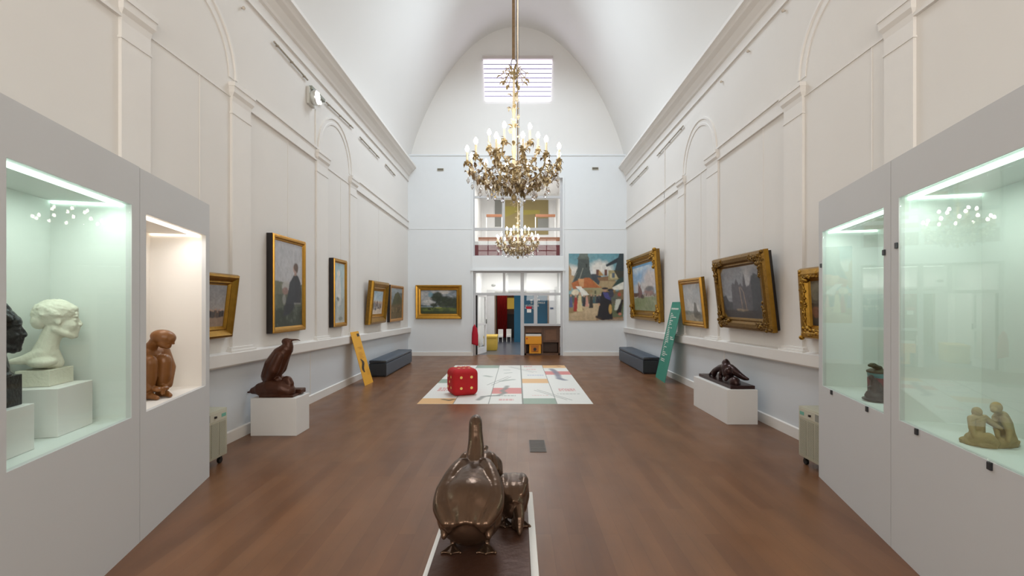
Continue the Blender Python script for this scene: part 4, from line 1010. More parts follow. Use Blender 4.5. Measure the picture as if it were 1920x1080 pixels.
for s in (-1, 1): mb.chain([c_(530, 667, s*.08), c_(520, 692, s*.1), c_(505, 718, s*.07)], [.06, .07, .035])
for s in (-1, 1): mb.chain([c_(524, 712, s*.05), c_(532, 722, s*.05), c_(538, 728, s*.06)], [.05, .035, .02])
sculpt(mb, 'cormorant', M_bronze_red, t, .006, 4)
mb = MB()
def d_(px, py, q=-.06): return c_(px, py, q)
mb.chain([d_(480, 731), d_(494, 728), d_(512, 725), d_(532, 727), d_(545, 731)], [.045, .085, .115, .115, .09])
mb.chain([d_(482, 731), d_(473, 733.5), d_(469, 734)], [.035, .018, .012])
mb.chain([d_(543, 729), d_(548, 718), d_(545, 710.5)], [.075, .05, .045]); mb.ball(d_(542, 709), (.06, .042, .04)); mb.cone(d_(538, 711), .02, d_(530, 713), .01)
mb.ball(d_(520, 738), (.22, .1, .04))
sculpt(mb, 'lying_bird', M_bronze_red, t, .009, 5)
# dark bronze on the long plinth
t = thing('bird_sculpture', 'dark bronze bird with spread drooping wing on a long slab, right plinth', 'sculpture', (3.18, 7.15, .486))
mb = MB(); mb.box(3.0, 6.60, .486, 3.345, 7.76, .535, bev=.008); mb.build('base_slab', M_bronze_dk, t)
def g_(px, py, X_): Y = F*X_/(px-CX); return Vector((X_, Y, H-(py-CY)*Y/F))
mb = MB()
pk = g_(1362, 675, 3.18); sh = g_(1366, 688, 3.18)
mb.chain([pk, g_(1361, 681, 3.17), g_(1363, 690, 3.17), g_(1366, 700, 3.17)], [.022, .06, .085, .09])
mb.chain([g_(1360, 687, 3.16), g_(1350, 690, 3.14), g_(1340, 695, 3.12), g_(1331, 702, 3.10)], [.05, .05, .04, .02])
mb.chain([g_(1342, 695, 3.12), g_(1339, 702, 3.12)], [.035, .04])
mb.chain([g_(1356, 696, 3.16), g_(1352, 703, 3.15), g_(1351, 708, 3.13)], [.05, .04, .03])
mb.chain([g_(1370, 690, 3.2), g_(1377, 696, 3.22), g_(1386, 703, 3.25), g_(1396, 709, 3.28), g_(1402, 711, 3.30)], [.06, .06, .048, .035, .022])
mb.chain([g_(1366, 700, 3.16), g_(1364, 708, 3.13), g_(1361, 712, 3.1)], [.04, .03, .025])
sculpt(mb, 'winged_figure', M_bronze_dk, t, .009, 4)
mb = MB(); mb.ball(g_(1366, 696, 3.08), (.055, .06, .055)); mb.ball(g_(1369, 690.5, 3.1), (.02, .025, .02))
sculpt(mb, 'round_body', M_bronze_dk, t, .008, 3)
mb = MB(); c0 = g_(1377, 716, 3.11)
mb.ball((c0.x, c0.y, .56), (.07, .1, .085)); mb.ball((c0.x+.04, c0.y+.04, .55), (.06, .09, .08)); mb.ball((c0.x, c0.y, .5), (.1, .12, .04))
sculpt(mb, 'boulder', M_bronze_dk, t, .009, 3)
# bronze geese in the foreground
t = thing('geese_sculpture', 'bronze group of geese seen from behind on the foreground plinth', 'sculpture', (-.18, 2.4, .45))
MB().box(-.405, 1.72, .45, .062, 3.06, .478, bev=.004).build('base_slab', M_slabdk, t)
def goose_body(name, x, parts, ridges, tail, neck, voxel=.006):
    mb = MB()
    for (dx, y, z, r) in parts: mb.ball((x+dx, y, z), r, seg=24, ring=16)
    for a, b in zip(parts, parts[1:]):
        for q in (.33, .66):
            A, B = Vector((x+a[0], a[1], a[2])), Vector((x+b[0], b[1], b[2])); ra, rb = Vector(a[3]), Vector(b[3])
            mb.ball(A.lerp(B, q), tuple(ra.lerp(rb, q)), seg=24, ring=16)
    for pts, rad in ridges: mb.spline(pts, rad)
    for pts, rad in tail: mb.chain([Vector(v) for v in pts], rad)
    if neck: mb.spline(*neck)
    return sculpt(mb, name, M_bronze, t, voxel, 22, disp=.002, dscale=.06)
X1 = -.237
parts = [(0, 2.60, .785, (.075, .07, .05)), (0, 2.54, .755, (.105, .10, .08)), (0, 2.45, .725, (.14, .14, .115)), (0, 2.36, .69, (.168, .17, .14)), (0, 2.34, .645, (.165, .16, .13)), (0, 2.38, .59, (.13, .15, .10))]
rid = []
for s in (-1, 1):
    rid.append(([(X1+s*.045, 2.60, .815), (X1+s*.07, 2.54, .825), (X1+s*.10, 2.45, .80), (X1+s*.128, 2.34, .755), (X1+s*.125, 2.25, .715), (X1+s*.09, 2.17, .68)], [.022, .035, .042, .046, .045, .028]))
tl = [([(X1+k*.024, 2.26, .745-.004*k*k), (X1+k*.026, 2.155-.006*(k % 2)+.006*abs(k), .695-.005*k*k)], [.045, .017]) for k in range(-4, 5)]
neck = ([Vector((X1-.002, 2.60, .80)), Vector((X1, 2.66, .845)), Vector((X1-.002, 2.705, .90)), Vector((X1-.006, 2.73, .955)), Vector((X1-.008, 2.755, .995)), Vector((X1-.01, 2.82, 1.0)), Vector((X1-.01, 2.93, .965))], [.05, .052, .046, .041, .040, .032, .012])
g = goose_body('goose', X1, parts, rid, tl, neck)
X2_ = -.022
parts = [(0, 2.80, .635, (.075, .07, .05)), (0, 2.73, .635, (.09, .1, .07)), (0, 2.65, .62, (.092, .1, .08)), (0, 2.60, .585, (.08, .09, .075))]
rid = [([(X2_+s*.045, 2.78, .675), (X2_+s*.06, 2.68, .685), (X2_+s*.045, 2.57, .655)], [.022, .028, .018]) for s in (-1, 1)]
tl = [([(X2_+k*.02, 2.6, .665-.004*k*k), (X2_+k*.022, 2.52+.008*abs(k), .635-.006*k*k)], [.026, .012]) for k in range(-2, 3)]
goose_body('goose', X2_, parts, rid, tl, None)
X3_ = -.24
parts = [(0, 3.0, .69, (.10, .05, .055)), (0, 2.93, .69, (.15, .09, .08)), (0, 2.87, .66, (.155, .09, .09)), (0, 2.87, .59, (.12, .1, .1))]
rid = [([(X3_+s*.05, 2.98, .745), (X3_+s*.085, 2.9, .745), (X3_+s*.11, 2.82, .70)], [.022, .03, .028]) for s in (-1, 1)]
goose_body('goose', X3_, parts, rid, [], ([Vector((-.215, 2.98, .74)), Vector((-.21, 3.0, .765)), Vector((-.2, 3.03, .77))], [.035, .022, .016]))
for x, y, zt in ((X1-.085, 2.36, .60), (X1+.085, 2.36, .60), (X2_-.045, 2.63, .55), (X2_+.045, 2.63, .55)):
    mb = MB(); a = Vector((x, y+.02, zt)); b = Vector((x, y-.01, .50))
    mb.chain([a, b, Vector((b.x, b.y+.01, .485))], [.034, .014, .014])
    F_ = [Vector((b.x+q*1.3, b.y-.075+abs(q)*.3, .484)) for q in (-.035, 0, .035)]
    for q in F_: mb.cone(Vector((b.x, b.y, .487)), .012, q, .008)
    mb.loft([[Vector((b.x, b.y, .484+h)), F_[0]+Vector((0, 0, h)), F_[1]+Vector((0, 0, h)), F_[2]+Vector((0, 0, h))] for h in (-.004, .005)])
    sculpt(mb, 'foot', M_bronze, t, .005, 1)
mb = MB(); mb.chain([Vector((.0, 2.56, .60)), Vector((.01, 2.50, .55)), Vector((.012, 2.46, .49))], [.04, .03, .012]); mb.ball((.0, 2.52, .52), (.035, .03, .045))
sculpt(mb, 'lowered_wing_tip', M_bronze, t, .006, 2)
# ---------------------------------------------------------------- things in the display cases
def head(mb, O, f, s, hair=1):
    """life-size head; O the centre between the ears, f the facing direction (unit, horizontal)"""
    f = Vector(f).normalized(); r = Vector((f.y, -f.x, 0)); yaw = math.atan2(f.y, f.x)
    def P(a, b, c): return O+f*a*s+r*b*s+Vector((0, 0, c*s))
    E = Euler((0, 0, yaw))
    def el(p, rr, pitch=0): mb.ball(P(*p), [q*s for q in rr], Euler((0, pitch, yaw)))
    el((-.015, 0, .035), (.1, .075, .09)); el((.03, 0, -.035), (.064, .06, .082), .12); el((.055, 0, -.085), (.034, .04, .03)); el((.073, 0, -.108), (.02, .022, .016))
    el((.074, 0, .035), (.02, .05, .03)); el((.08, 0, .012), (.012, .012, .02))
    mb.chain([P(.086, 0, .006), P(.096, 0, -.016), P(.103, 0, -.033)], [.009*s, .010*s, .0115*s])
    for q in (-1, 1):
        mb.ball(P(.102, q*.012, -.036), .009*s); el((.077, q*.03, .02), (.016, .02, .007)); el((.074, q*.03, -.002), (.014, .015, .010)); el((.052, q*.036, -.038), (.03, .022, .032))
        el((-.005, q*.07, -.012), (.015, .009, .024), -.15); mb.chain([P(-.02, q*.05, -.06), P(.03, q*.045, -.09), P(.06, q*.02, -.108)], [.02*s]*3)
    el((.091, 0, -.058), (.011, .021, .0062)); el((.088, 0, -.071), (.012, .018, .0065)); el((.08, 0, -.086), (.014, .02, .012))
    return P, el
# white bust
f1 = Vector((.71, .70, 0)); O1 = Vector((-2.87, 2.94, 1.595))
lean = CL.to_3x3()
def case_block(M, a0, a1, b0, b1, z0, z1, name, m, lab, cat):
    c = M @ Vector(((a0+a1)/2, (b0+b1)/2, z0))
    return tag(MB().box(a0, b0, z0, a1, b1, z1, M, bev=.003).build(name, m, None, loc=c), lab, cat)
def clocal(M, p): q = M.inverted() @ Vector(p); return q
q1 = clocal(CL, (-2.697, 2.755, .91)); q2 = clocal(CL, (-2.61, 2.537, .91))
case_block(CL, q1.x, q1.x+.33, q1.y, q1.y+.30, .911, 1.196, 'display_block', M_plinth, 'larger white block in the near left case, under the white bust', 'block')
q1b = clocal(CL, (-2.81, 2.82, 1.196))
case_block(CL, q1b.x, q1b.x+.22, q1b.y, q1b.y+.17, 1.197, 1.295, 'bust_base', M_plaster, 'small white slab directly beneath the white bust', 'base')
case_block(CL, q2.x-.33, q2.x, q2.y, q2.y+.28, .911, 1.159, 'display_block', M_plinth, 'lower white block in the near left case, under the black bust base', 'block')
q3 = clocal(CL, (-2.643, 2.506, 1.159))
case_block(CL, q3.x-.22, q3.x, q3.y, q3.y+.2, 1.16, 1.322, 'bust_base', M_darkbust, 'black cube base beneath the black bust', 'base')
t = thing('white_bust', 'white plaster bust of a young woman in profile in the near left case', 'bust', (O1.x, O1.y, 1.296))
mb = MB(); P, el = head(mb, O1, f1, 0.97)
mb.chain([P(-.02, 0, -.06), P(-.045, 0, -.13), P(-.07, 0, -.23)], [.052, .05, .066])
el((-.075, 0, -.265), (.075, .13, .04)); mb.chain([P(-.08, .02, -.22), P(-.16, .03, -.245), P(-.21, .03, -.25)], [.05, .028, .016]); el((-.05, 0, -.288), (.055, .075, .022))
mb.chain([P(-.05, 0, -.22), P(-.02, 0, -.275)], [.058, .045])
sculpt(mb, 'head_and_shoulders', M_plaster, t, .0055, 3)
mb = MB(); P, el = head(MB(), O1, f1, 0.97)
def elh(mb, O, f, s, p, rr, pitch=0):
    yaw = math.atan2(f.y, f.x); r = Vector((f.y, -f.x, 0)); mb.ball(O+f*p[0]*s+r*p[1]*s+Vector((0, 0, p[2]*s)), [q*s for q in rr], Euler((0, pitch, yaw)))
elh(mb, O1, f1, 0.97, (-.018, 0, .048), (.106, .082, .084)); elh(mb, O1, f1, 0.97, (-.09, 0, -.005), (.042, .045, .055)); elh(mb, O1, f1, 0.97, (.05, 0, .066), (.043, .062, .034))
for k in range(130):
    a = random.random()*2*PI; b_ = random.random()*1.35
    elh(mb, O1, f1, 0.97, (-.018+.103*math.cos(a)*math.cos(b_), .079*math.sin(a)*math.cos(b_), .048+.08*math.sin(b_)-.018*(1-math.sin(b_))), (.014, .011, .008), .4)
sculpt(mb, 'hair', M_plaster, t, .006, 2, disp=.004, dscale=.018)
# black bust
O2 = Vector((-2.61, 2.35, 1.568)); 
t = thing('black_bust', 'black bust of a man in profile at the left edge of the near left case', 'bust', (O2.x, O2.y, 1.323))
mb = MB(); P, el = head(mb, O2, f1, .98)
mb.chain([P(-.02, 0, -.07), P(-.03, 0, -.14), P(-.02, 0, -.215)], [.062, .066, .07]); el((-.02, 0, -.235), (.085, .085, .02))
sculpt(mb, 'head_and_neck', M_darkbust, t, .0055, 2, disp=.003, dscale=.02)
mb = MB(); elh(mb, O2, f1, .98, (-.03, 0, .06), (.1, .084, .075))
for k in range(60):
    a = random.random()*2*PI; h_ = random.random()
    elh(mb, O2, f1, .98, (-.025+.1*math.cos(a)*(1-h_*.55), .082*math.sin(a)*(1-h_*.55), .04+h_*.095), (.018, .018, .015))
sculpt(mb, 'hair', M_darkbust, t, .006, 1)
# terracotta crouching figure
def figure_frame(O, f): 
    f = Vector(f).normalized(); l = Vector((-f.y, f.x, 0))
    return lambda a, b, c: O+f*a+l*b+Vector((0, 0, c))
OT = Vector((-3.055, 3.92, .906)); P = figure_frame(OT, (.97, -.25, 0)); ft = Vector((.97, -.25, 0)).normalized(); yT = math.atan2(ft.y, ft.x)
t = thing('crouching_figure', 'polished terracotta crouching nude with bowed head in the far left case', 'sculpture', OT)
mb = MB()
mb.ball(P(-.11, 0, .1), (.11, .135, .105), Euler((0, 0, yT))); mb.chain([P(-.11, 0, .12), P(-.10, 0, .24), P(-.05, 0, .36)], [.105, .09, .09])
mb.ball(P(-.04, 0, .375), (.075, .135, .06), Euler((0, .3, yT)))
for s in (-1, 1):
    mb.chain([P(-.07, s*.075, .12), P(.05, s*.065, .3)], [.085, .055]); mb.ball(P(.055, s*.06, .31), .056)
    mb.chain([P(.06, s*.06, .3), P(.05, s*.06, .18), P(.035, s*.055, .06)], [.054, .056, .036])
    mb.chain([P(.02, s*.055, .035), P(.08, s*.06, .03), P(.13, s*.055, .018)], [.035, .028, .018])
    mb.chain([P(-.04, s*.135, .38), P(.02, s*.15, .24), P(.07, s*.09, .10)], [.048, .038, .03])
    mb.ball(P(.095, s*.035, .085), (.04, .03, .022), Euler((0, .3, yT)))
    for q in range(4): mb.chain([P(.10, s*(.03-.012*q), .095-.014*q), P(.125, -s*.01, .088-.016*q)], [.011, .009])
mb.chain([P(-.03, 0, .4), P(.02, 0, .45), P(.05, 0, .48)], [.05, .043, .045])
Eh = Euler((0, .2, yT+.75))
mb.ball(P(.10, .02, .51), (.092, .068, .062), Eh); mb.ball(P(.14, .04, .49), (.045, .045, .045), Eh)
mb.chain([P(.11, .02, .465), P(.13, .03, .44)], [.05, .032]); mb.cone(P(.165, .045, .468), .013, P(.172, .05, .455), .011)
sculpt(mb, 'crouching_body', M_terra, t, .006, 3)
# dark figurine with a turquoise pot
s4 = 3.85/F
def r_(px, py, dd=0, Yb=3.80): p = at(px, py, Yb); return Vector((p.x+dd*.3, Yb+dd, p.z))
t = thing('figurine_with_pot', 'small dark seated figurine against a turquoise and burgundy pot in the far right case', 'figurine', (at(1645, 751, 3.8).x, 3.8, .906))
pc = r_(1655, 745, .05)
mb = MB(); mb.lathe([(.04, .92), (.06, .95), (.072, 1.0), (.078, 0.97)], (pc.x, pc.y, 0), 24); mb.build('pot', M_turq, t, True)
mb = MB(); mb.lathe([(.0795, 1.058), (.082, 0.97), (.084, 1.085), (.08, 1.09)], (pc.x, pc.y, 0), 24); mb.build('burgundy_band', M_burg, t, True)
mb = MB(); mb.lathe([(.082, 1.09), (.086, 1.125), (.084, 1.13), (.06, 1.135)], (pc.x, pc.y, 0), 24); mb.build('pot_collar', M_turq, t, True)
mb = MB(); mb.lathe([(.09, 1.128), (.092, 1.142), (.07, 1.155), (.03, 1.16)], (pc.x, pc.y, 0), 24); mb.build('lid', M_olive, t, True)
mb = MB(); mb.chain([Vector((pc.x, pc.y, 1.165)), r_(1648, 690, .03), r_(1640, 686, .02), r_(1634, 684.5, .0)], [.02, .02, .022, .018]); mb.ball(r_(1632, 685, 0), (.02, .016, .014))
sculpt(mb, 'lid_creature', M_olive, t, .004, 1)
mb = MB(); mb.ball(r_(1645, 748), (.11, .1, .02)); mb.ball(r_(1645, 742), (.09, .08, .04))
mb.chain([r_(1641, 738), r_(1640, 724), r_(1639, 716)], [.045, .034, .028]); mb.ball(r_(1633.5, 708), (.021, .02, .023)); mb.chain([r_(1638, 716), r_(1635, 711)], [.016, .014])
mb.chain([r_(1637, 718), r_(1634, 724), r_(1628, 727)], [.014, .011, .009]); mb.chain([r_(1645, 722), r_(1652, 730)], [.03, .03])
mb.chain([r_(1640, 738), r_(1629, 737), r_(1624, 741)], [.035, .022, .014]); mb.chain([r_(1640, 742), r_(1628, 745)], [.03, .015])
sculpt(mb, 'seated_figure', M_darkfig, t, .0045, 2)
# buff clay pair
YG = 2.60; 
def h_(px, py, dd=0): p = at(px, py, YG); return Vector((p.x+dd*.5, YG+dd, p.z))
zb_ = .911
t = thing('clay_couple', 'small buff clay group of two seated figures in the near right case', 'sculpture', (at(1865, 845, YG).x, YG, zb_))
cb = at(1866, 843, YG)
mb = MB(); R = []
for z, e in ((zb_, 0), (zb_+.02, .004), (zb_+.026, -.004)):
    R.append([(cb.x+(.142+e)*math.cos(k*2*PI/28)*(1+.06*math.sin(k*1.7)), YG+.03+(.085+e)*math.sin(k*2*PI/28)*(1+.05*math.cos(k*2.3)), z) for k in range(28)])
mb.loft(R); mb.build('base', M_clay, t, True, angle=.8)
mb = MB(); kx = YG/F
# left figure
mb.ball(h_(1835, 774, .02), (.024, .024, .029)); mb.chain([h_(1835.5, 781, .02), h_(1836, 788, .02)], [.014, .018])
mb.chain([h_(1837, 790, .02), h_(1836, 802, .02), h_(1835, 818, .02)], [.032, .033, .036]); mb.ball(h_(1837, 785, .02), (.048, .024, .02))
mb.chain([h_(1824, 786, .02), h_(1822, 803, .0), h_(1826, 818, -.02)], [.018, .015, .013]); mb.chain([h_(1849, 785, .02), h_(1862, 795, .0), h_(1873, 802, -.02)], [.019, .015, .011])
mb.chain([h_(1828, 822, .0), h_(1845, 816, -.05), h_(1858, 826, -.05)], [.034, .028, .02]); mb.chain([h_(1826, 824, .03), h_(1838, 830, -.03), h_(1855, 834, -.05)], [.032, .024, .016]); mb.ball(h_(1828, 830, .02), (.045, .05, .03))
sculpt(mb, 'left_figure', M_clay, t, .0042, 2)
mb = MB()
mb.ball(h_(1868, 764, .0), (.027, .027, .032)); mb.ball(h_(1862, 768, -.01), (.016, .016, .016)); mb.chain([h_(1874, 772, .01), h_(1878, 779, .02)], [.015, .02])
mb.chain([h_(1881, 783, .02), h_(1887, 797, .03), h_(1891, 815, .03), h_(1893, 826, .02)], [.034, .04, .04, .042]); mb.chain([h_(1880, 786, -.02), h_(1884, 805, -.05), h_(1878, 820, -.07)], [.02, .016, .012])
mb.chain([h_(1874, 786, .04), h_(1868, 803, .0), h_(1866, 817, -.03)], [.018, .014, .011]); mb.chain([h_(1892, 828, .0), h_(1872, 827, -.04), h_(1862, 833, -.04)], [.036, .03, .02]); mb.chain([h_(1893, 832, .03), h_(1880, 836, .0), h_(1870, 838, -.02)], [.03, .022, .016])
sculpt(mb, 'right_figure', M_clay, t, .0042, 2)
# ---------------------------------------------------------------- air units beside the cases
def air_unit(side, x, y0, y1, zt, lab):
    d = .27*side; xa, xb = x, x+d
    t = thing('dehumidifier', lab, 'dehumidifier', ((xa+xb)/2, (y0+y1)/2, 0))
    zb_ = .085; lo, hi = min(xa, xb), max(xa, xb)
    MB().box(lo, y0, zb_, hi, y1, zt, bev=.008).build('housing', M_grille, t, True, angle=.6)
    mb = MB(); q = -side
    fx = xa-side*.004; e = side*.006
    def pl(ya, yb, za, zc, th, mi): mb.mi = mi; a_, b_ = sorted((xa+side*.001, xa-side*th)); mb.box(a_, ya, za, b_, yb, zc)
    L_ = y1-y0
    pl(y0+.02, y1-.02, zt-.11, zt-.02, .004, 0); pl(y0+.02, y0+.02+.26*L_, zt-.10, zt-.03, .006, 2); pl(y1-.06-.1*L_, y1-.03, zt-.085, zt-.05, .006, 3)
    mb.build('control_panel', [mat('panel_cream', 'c6c3b2', .5), M_grilledk, mat('panel_grey', '8f8f86', .5), mat('green_sticker', '6fae9c', .5)], t)
    mb = MB(); pl(y0+.5*L_-.012, y0+.5*L_+.012, zt-.075, zt-.055, .02, 0); mb.build('dial', M_black, t)
    for k in range(3):
        mb = MB(); a_ = y0+.02+k*(L_-.04)/3+.008; b_ = y0+.02+(k+1)*(L_-.04)/3-.008
        n = 34; pl(a_, b_, zb_+.03, zt-.13, .0015, 1)
        for j in range(n): z = zb_+.03+(zt-.16-zb_)*(j+.5)/n; pl(a_, b_, z-.003, z+.003, .004, 0)
        mb.build('grille', [M_grille, M_grilledk], t)
    for yy in (y0+.05, y1-.05):
        for xx in (lo+.05, hi-.05):
            mb = MB(); mb.tube([(xx-.012, yy, .032), (xx+.012, yy, .032)], .032, 14); mb.mi = 0; mb.box(xx-.016, yy-.016, .04, xx+.016, yy+.016, zb_+.002); mb.build('castor', M_rubber, t, True, angle=.6)
air_unit(-1, -3.115, 4.62, 5.04, .585, 'beige dehumidifier on castors beside the far left display case')
air_unit(1, 2.99, 4.58, 4.99, .612, 'beige dehumidifier on castors beside the far right display case')
# ---------------------------------------------------------------- wall fittings
def wline(pts, side, off=.03): return [Vector((side*(XW-off), wallY(px, side*(XW-off)), zat(py, wallY(px, side*(XW-off))))) for px, py in pts]
for side, pts, lab in ((-1, [(514, 78), (577, 150)], 'thin light track high on the left wall, before the floodlight'), (-1, [(612, 192), (662, 240)], 'thin light track high on the left wall, just past the floodlight'),
                       (-1, [(675, 257), (711, 296)], 'thin light track high on the left wall above the narrow tall painting'), (-1, [(723, 308), (741, 329)], 'short light track high on the left wall nearest the end wall'),
                       (1, [(1281, 236), (1232, 292)], 'thin light track high on the right wall beside the arch'), (1, [(1214, 312), (1181, 347)], 'thin light track high on the right wall nearest the end wall')):
    w_ = wline(pts, side); n = 6
    t = thing('light_track', lab, 'light track', w_[0])
    zc_ = (w_[0].z+w_[1].z)/2
    mb = MB(); mb.tube([w_[0], w_[1]], .014, 6); mb.build('rail', mat('track_metal', 'a59b8c', .5, .2), t)
    for k in range(3):
        p = w_[0].lerp(w_[1], .1+.4*k); mb = MB(); mb.tube([p, Vector((side*XW, p.y, p.z))], .012, 6); mb.ball(p, .02, seg=8, ring=6); mb.build('bracket', mat('track_metal', 'a59b8c'), t)
for k, (side, px, py, lab) in enumerate(((-1, 457, 15, 'tiny hook high on the left wall near the top of the picture'), (1, 1468, 20, 'uppermost tiny hook on the right wall'), (1, 1402, 96, 'middle tiny hook on the right wall under the vault'), (1, 1352, 153, 'lowest tiny hook on the right wall under the vault'))):
    p = wline([(px, py)], side, .03)[0]; mb = MB(); mb.tube([p, Vector((side*XW, p.y, p.z))], .01, 6); mb.ball(p, .022, seg=10, ring=6)
    tag(mb.build('wall_hook', mat('hook_paint', 'c9bfb2', .5), None, True, loc=p), lab, 'hook')
# floodlight on the left wall
p = wline([(590, 180)], -1, .1)[0]
t = thing('floodlight', 'small wall floodlight high on the left wall above the arch', 'floodlight', (-XW, p.y, p.z))
MB().box(-XW, p.y-.1, p.z-.16, -XW+.05, p.y+.14, p.z+.13, bev=.01).build('back_plate', mat('flood_white', 'c9c7c0', .5), t)
mb = MB(); R = []
for xx, e in ((-XW+.05, .8), (-XW+.1, 1), (-XW+.14, .9)): R.append([(xx, p.y+.02+.12*e*math.cos(k*PI/8), p.z-.02+.13*e*math.sin(k*PI/8)) for k in range(16)])
mb.loft(R); mb.build('reflector', mat('reflector_metal', 'd9dad6', .2, .6), t, True, angle=.8)
mb = MB(); mb.tube([(-XW+.15, p.y-.05, p.z+.04), (-XW+.155, p.y+.02, p.z+.06), (-XW+.15, p.y+.08, p.z-.02)], .016, 8); mb.tube([(-XW+.15, p.y+.08, p.z-.05), (-XW+.15, p.y+.09, p.z-.1)], .03, 8); mb.build('lamp_tube', M_lampglow, t, True)
MB().box(-XW+.02, p.y-.05, p.z+.10, -XW+.08, p.y+.5, p.z+.16, bev=.01).build('ballast_box', mat('ballast', '8f948a', .5), t)
for side, px, pa, pb, lab in ((-1, 592.5, 205, 300, 'white cable conduit below the floodlight on the left wall'), (1, 1246, 280, 400, 'white cable conduit dropping from the light track on the right wall')):
    y = wallY(px, side*(XW-.015)); o = MB().box(min(side*XW, side*(XW-.02)), y-.012, zat(pb, y), max(side*XW, side*(XW-.02)), y+.012, zat(pa, y))
    tag(o.build('cable_conduit', M_trim, None, loc=(side*XW, y, zat(pb, y))), lab, 'conduit')
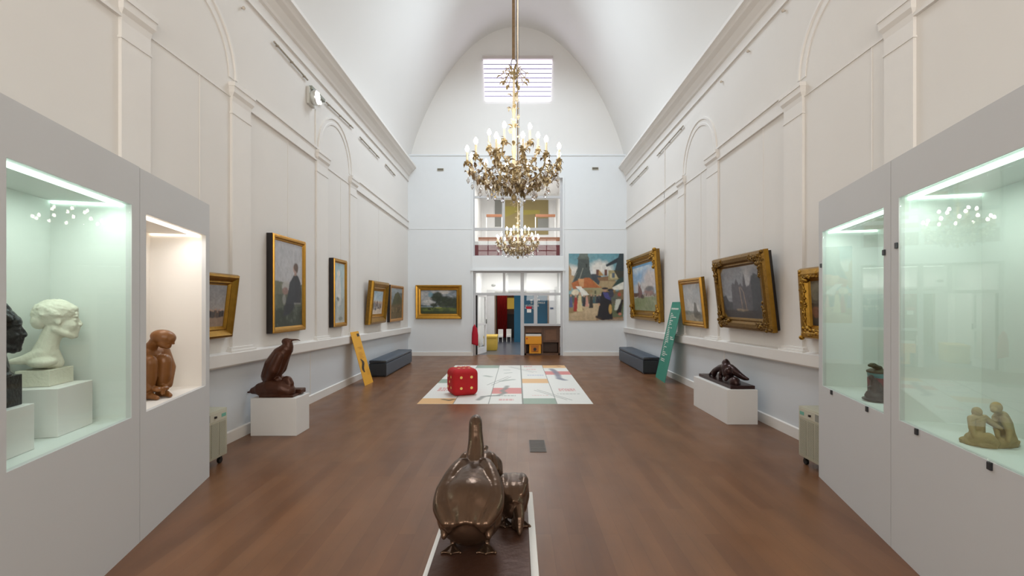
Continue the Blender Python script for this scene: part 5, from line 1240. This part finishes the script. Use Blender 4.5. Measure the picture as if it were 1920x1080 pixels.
# ---------------------------------------------------------------- chandeliers
def chandelier(loc, rodtop, lab):
    """built about its hub at the origin; loc is the hub"""
    rr = random.Random(11)
    t = thing('chandelier', lab, 'chandelier', (0, 0, 0), 'gilt candle chandeliers')
    mb = MB(); mb.lathe([(.002, -.17), (.028, -.15), (.035, -.11), (.018, -.085), (.02, -.07), (.075, -.05), (.1, -.01), (.105, .03), (.07, .05), (.03, .08), (.022, .15)], n=20); mb.build('hub_basket', M_brass, t, True, angle=.9)
    mb = MB(); mb.lathe([(.022, .1), (.02, .4), (.03, .44), (.02, .5), (.018, .9), (.028, .94), (.016, 1.0), (.014, 1.36), (.03, 1.4), (.012, 1.43)], n=12); mb.build('stem', M_candle, t, True, angle=.9)
    mb = MB()
    for z, n, L in ((1.36, 7, .17), (1.3, 7, .13), (1.1, 3, .08), (.95, 3, .08), (.72, 4, .08), (.5, 4, .1)):
        for k in range(n):
            a = 2*PI*k/n+z*3; d = Vector((math.cos(a), math.sin(a), 0))
            if z > 1.2:
                mb.tube([Vector((0, 0, z)), d*L*.5+Vector((0, 0, z+.07)), d*L*.95+Vector((0, 0, z-.0)), d*L*.85+Vector((0, 0, z-.05))], .005, 5)
                mb.leaf(d*L*.9+Vector((0, 0, z-.0)), d+Vector((0, 0, -.7)), .08, .05); mb.leaf(d*.04+Vector((0, 0, z+.03)), d+Vector((0, 0, 1)), .1, .03)
            else: mb.leaf(d*.02+Vector((0, 0, z)), d+Vector((0, 0, .5)), L, .045)
    mb.build('stem_foliage', M_brass, t)
    for k in range(7):
        a = k*2.3; z = .62+.085*k; d = Vector((math.cos(a), math.sin(a), 0)); c = d*.05+Vector((0, 0, z)); mb = MB()
        for j in range(5):
            b = j*2*PI/5; w_ = Vector((-d.y, d.x, 0))*math.cos(b)+Vector((0, 0, 1))*math.sin(b); mb.leaf(c, w_+d*.5, .042, .035, up=d)
        mb.ball(c, .012, seg=8, ring=6); mb.build('flower', M_flower, t)
    mb = MB(); pts = [Vector((.035*math.sin(q*PI/4), 0, 1.5+.07*-math.cos(q*PI/4))) for q in range(9)]; mb.tube(pts, .006, 6); mb.tube([(0, 0, 1.42), (0, 0, 1.44)], .008, 6); mb.build('hook_ring', mat('grey_hook', '77777a', .4, .6), t)
    hz = rodtop-loc[2]
    mb = MB(); mb.box(-.022, -.006, 1.56, .012, .006, hz); mb.build('hanging_strap', M_brassdk, t)
    mb = MB(); mb.tube([(.03, 0, 1.2), (.034, 0, 1.5), (.034, 0, hz)], .004, 6); mb.build('supply_cable', M_rubber, t)
    mb = MB(); mb.lathe([(.03, hz-.06), (.09, hz-.02), (.1, hz)], n=20); mb.build('ceiling_rose', M_brass, t, True)
    def cup(a, r, z, h, tier):
        d = Vector((math.cos(a), math.sin(a), 0)); c = d*r+Vector((0, 0, z))
        mb = MB()
        mb.tube([c, c+Vector((0, 0, h))], .0125, 10); cd = mb.build('candle_sleeve', M_candle, t, True, angle=.8)
        mb = MB(); q = c+Vector((0, 0, h)); mb.lathe([(.008, 0), (.019, .012), (.025, .032), (.019, .055), (.005, .078)], q, 10); mb.build('bulb', M_bulb, cd, True)
    def arm(a, r, z0, z1, sag, tier):
        d = Vector((math.cos(a), math.sin(a), 0)); sd = Vector((-d.y, d.x, 0)); pts = []
        for j in range(11):
            q = j/10; pts.append(d*(.06+(r-.06)*q)+sd*.05*math.sin(q*PI*2)*(1 if int(a*10) % 2 else -1)+Vector((0, 0, z0+(z1-z0)*q**1.8-sag*math.sin(q*PI)**1.0)))
        mb = MB(); mb.tube(pts, [.011]*5+[.009]*4+[.008]*2, 7)
        for j in range(1, 11):
            p = pts[j]
            for e in range(4 if tier else 3):
                b = rr.random()*2*PI; w_ = (sd*math.cos(b)+Vector((0, 0, 1))*math.sin(b)+d*(.7*rr.random()-.1)); mb.mi = rr.choice((0, 0, 1, 2)); mb.leaf(p, w_, .05+.045*rr.random(), .028+.025*rr.random(), curl=.5)
        mb.mi = 0; c = pts[-1]
        mb.lathe([(.006, -.03), (.012, -.01), (.036, .012), (.038, .018), (.012, .014), (.016, .04)], c, 10)
        for e in range(5): b = e*2*PI/5; mb.leaf(c+Vector((0, 0, .0)), Vector((math.cos(b), math.sin(b), -.35)), .06, .035)
        mb.build('arm', [M_brass, M_brassdk, M_flower], t)
        return c
    def drop(c, L, w_):
        mb = MB(); mb.tube([c, c-Vector((0, 0, L*.3))], .0015, 4)
        mb.ball(c-Vector((0, 0, L*.35)), .010, seg=6, ring=4); mb.lathe([(.001, -L*1.0), (w_*.7, -L*.82), (w_, -L*.68), (w_*.45, -L*.5), (.002, -L*.42)], c, 6)
        mb.build('crystal_drop', M_crystal, t)
    for k in range(12):
        a = 2*PI*(k+.35)/12; r = .565; c = arm(a, r, .0, .265, .05, 1); cup(a, r, .265+.03, .11, 1)
        drop(Vector((math.cos(a)*r*.98, math.sin(a)*r*.98, .15)), .13, .022)
        a2 = a+.2; drop(Vector((math.cos(a2)*.42, math.sin(a2)*.42, .03)), .13, .026)
        a3 = a+.35; drop(Vector((math.cos(a3)*.27, math.sin(a3)*.27, -.0)), .14, .022)
    for k in range(6):
        a = 2*PI*(k+.15)/6; r = .30; arm(a, r, .2, .46, .02, 0); cup(a, r, .46+.03, .13, 0)
        drop(Vector((math.cos(a)*.16, math.sin(a)*.16, .2)), .12, .03)
    # garland of foliage between the arms
    mb = MB()
    for k in range(150):
        a = rr.random()*2*PI; r = .12+.44*rr.random()**.8; z = -.03+.2*((r/.56)**2)+.04*(rr.random()-.5)
        d = Vector((math.cos(a), math.sin(a), 0)); mb.mi = rr.choice((0, 1, 0, 2)); mb.leaf(d*r+Vector((0, 0, z)), Vector((rr.random()-.5, rr.random()-.5, rr.random()-.3)), .06+.03*rr.random(), .035+.02*rr.random(), curl=.5)
    for r in (.3, .5):
        mb.mi = 0; mb.tube([Vector((r*math.cos(q*PI/18), r*math.sin(q*PI/18), -.04+.2*(r/.56)**2+.015*math.sin(q*2))) for q in range(37)], .006, 5)
    mb.build('foliage_garland', [M_brass, M_brassdk, M_flower], t)
    t.location = loc
    return t
zh = zat(352, 5.7)
ch = chandelier(((963.5-CX)*5.7/F, 5.7, zh), 10.6, 'nearer and larger-looking gilt chandelier with lit candle bulbs and crystal drops')
ch2 = copy_tree(ch); ch2.location = ((971-CX)*12.75/F, 12.75, zat(474, 12.75)); ch2['label'] = 'smaller-looking gilt chandelier hanging farther back in front of the upper window'
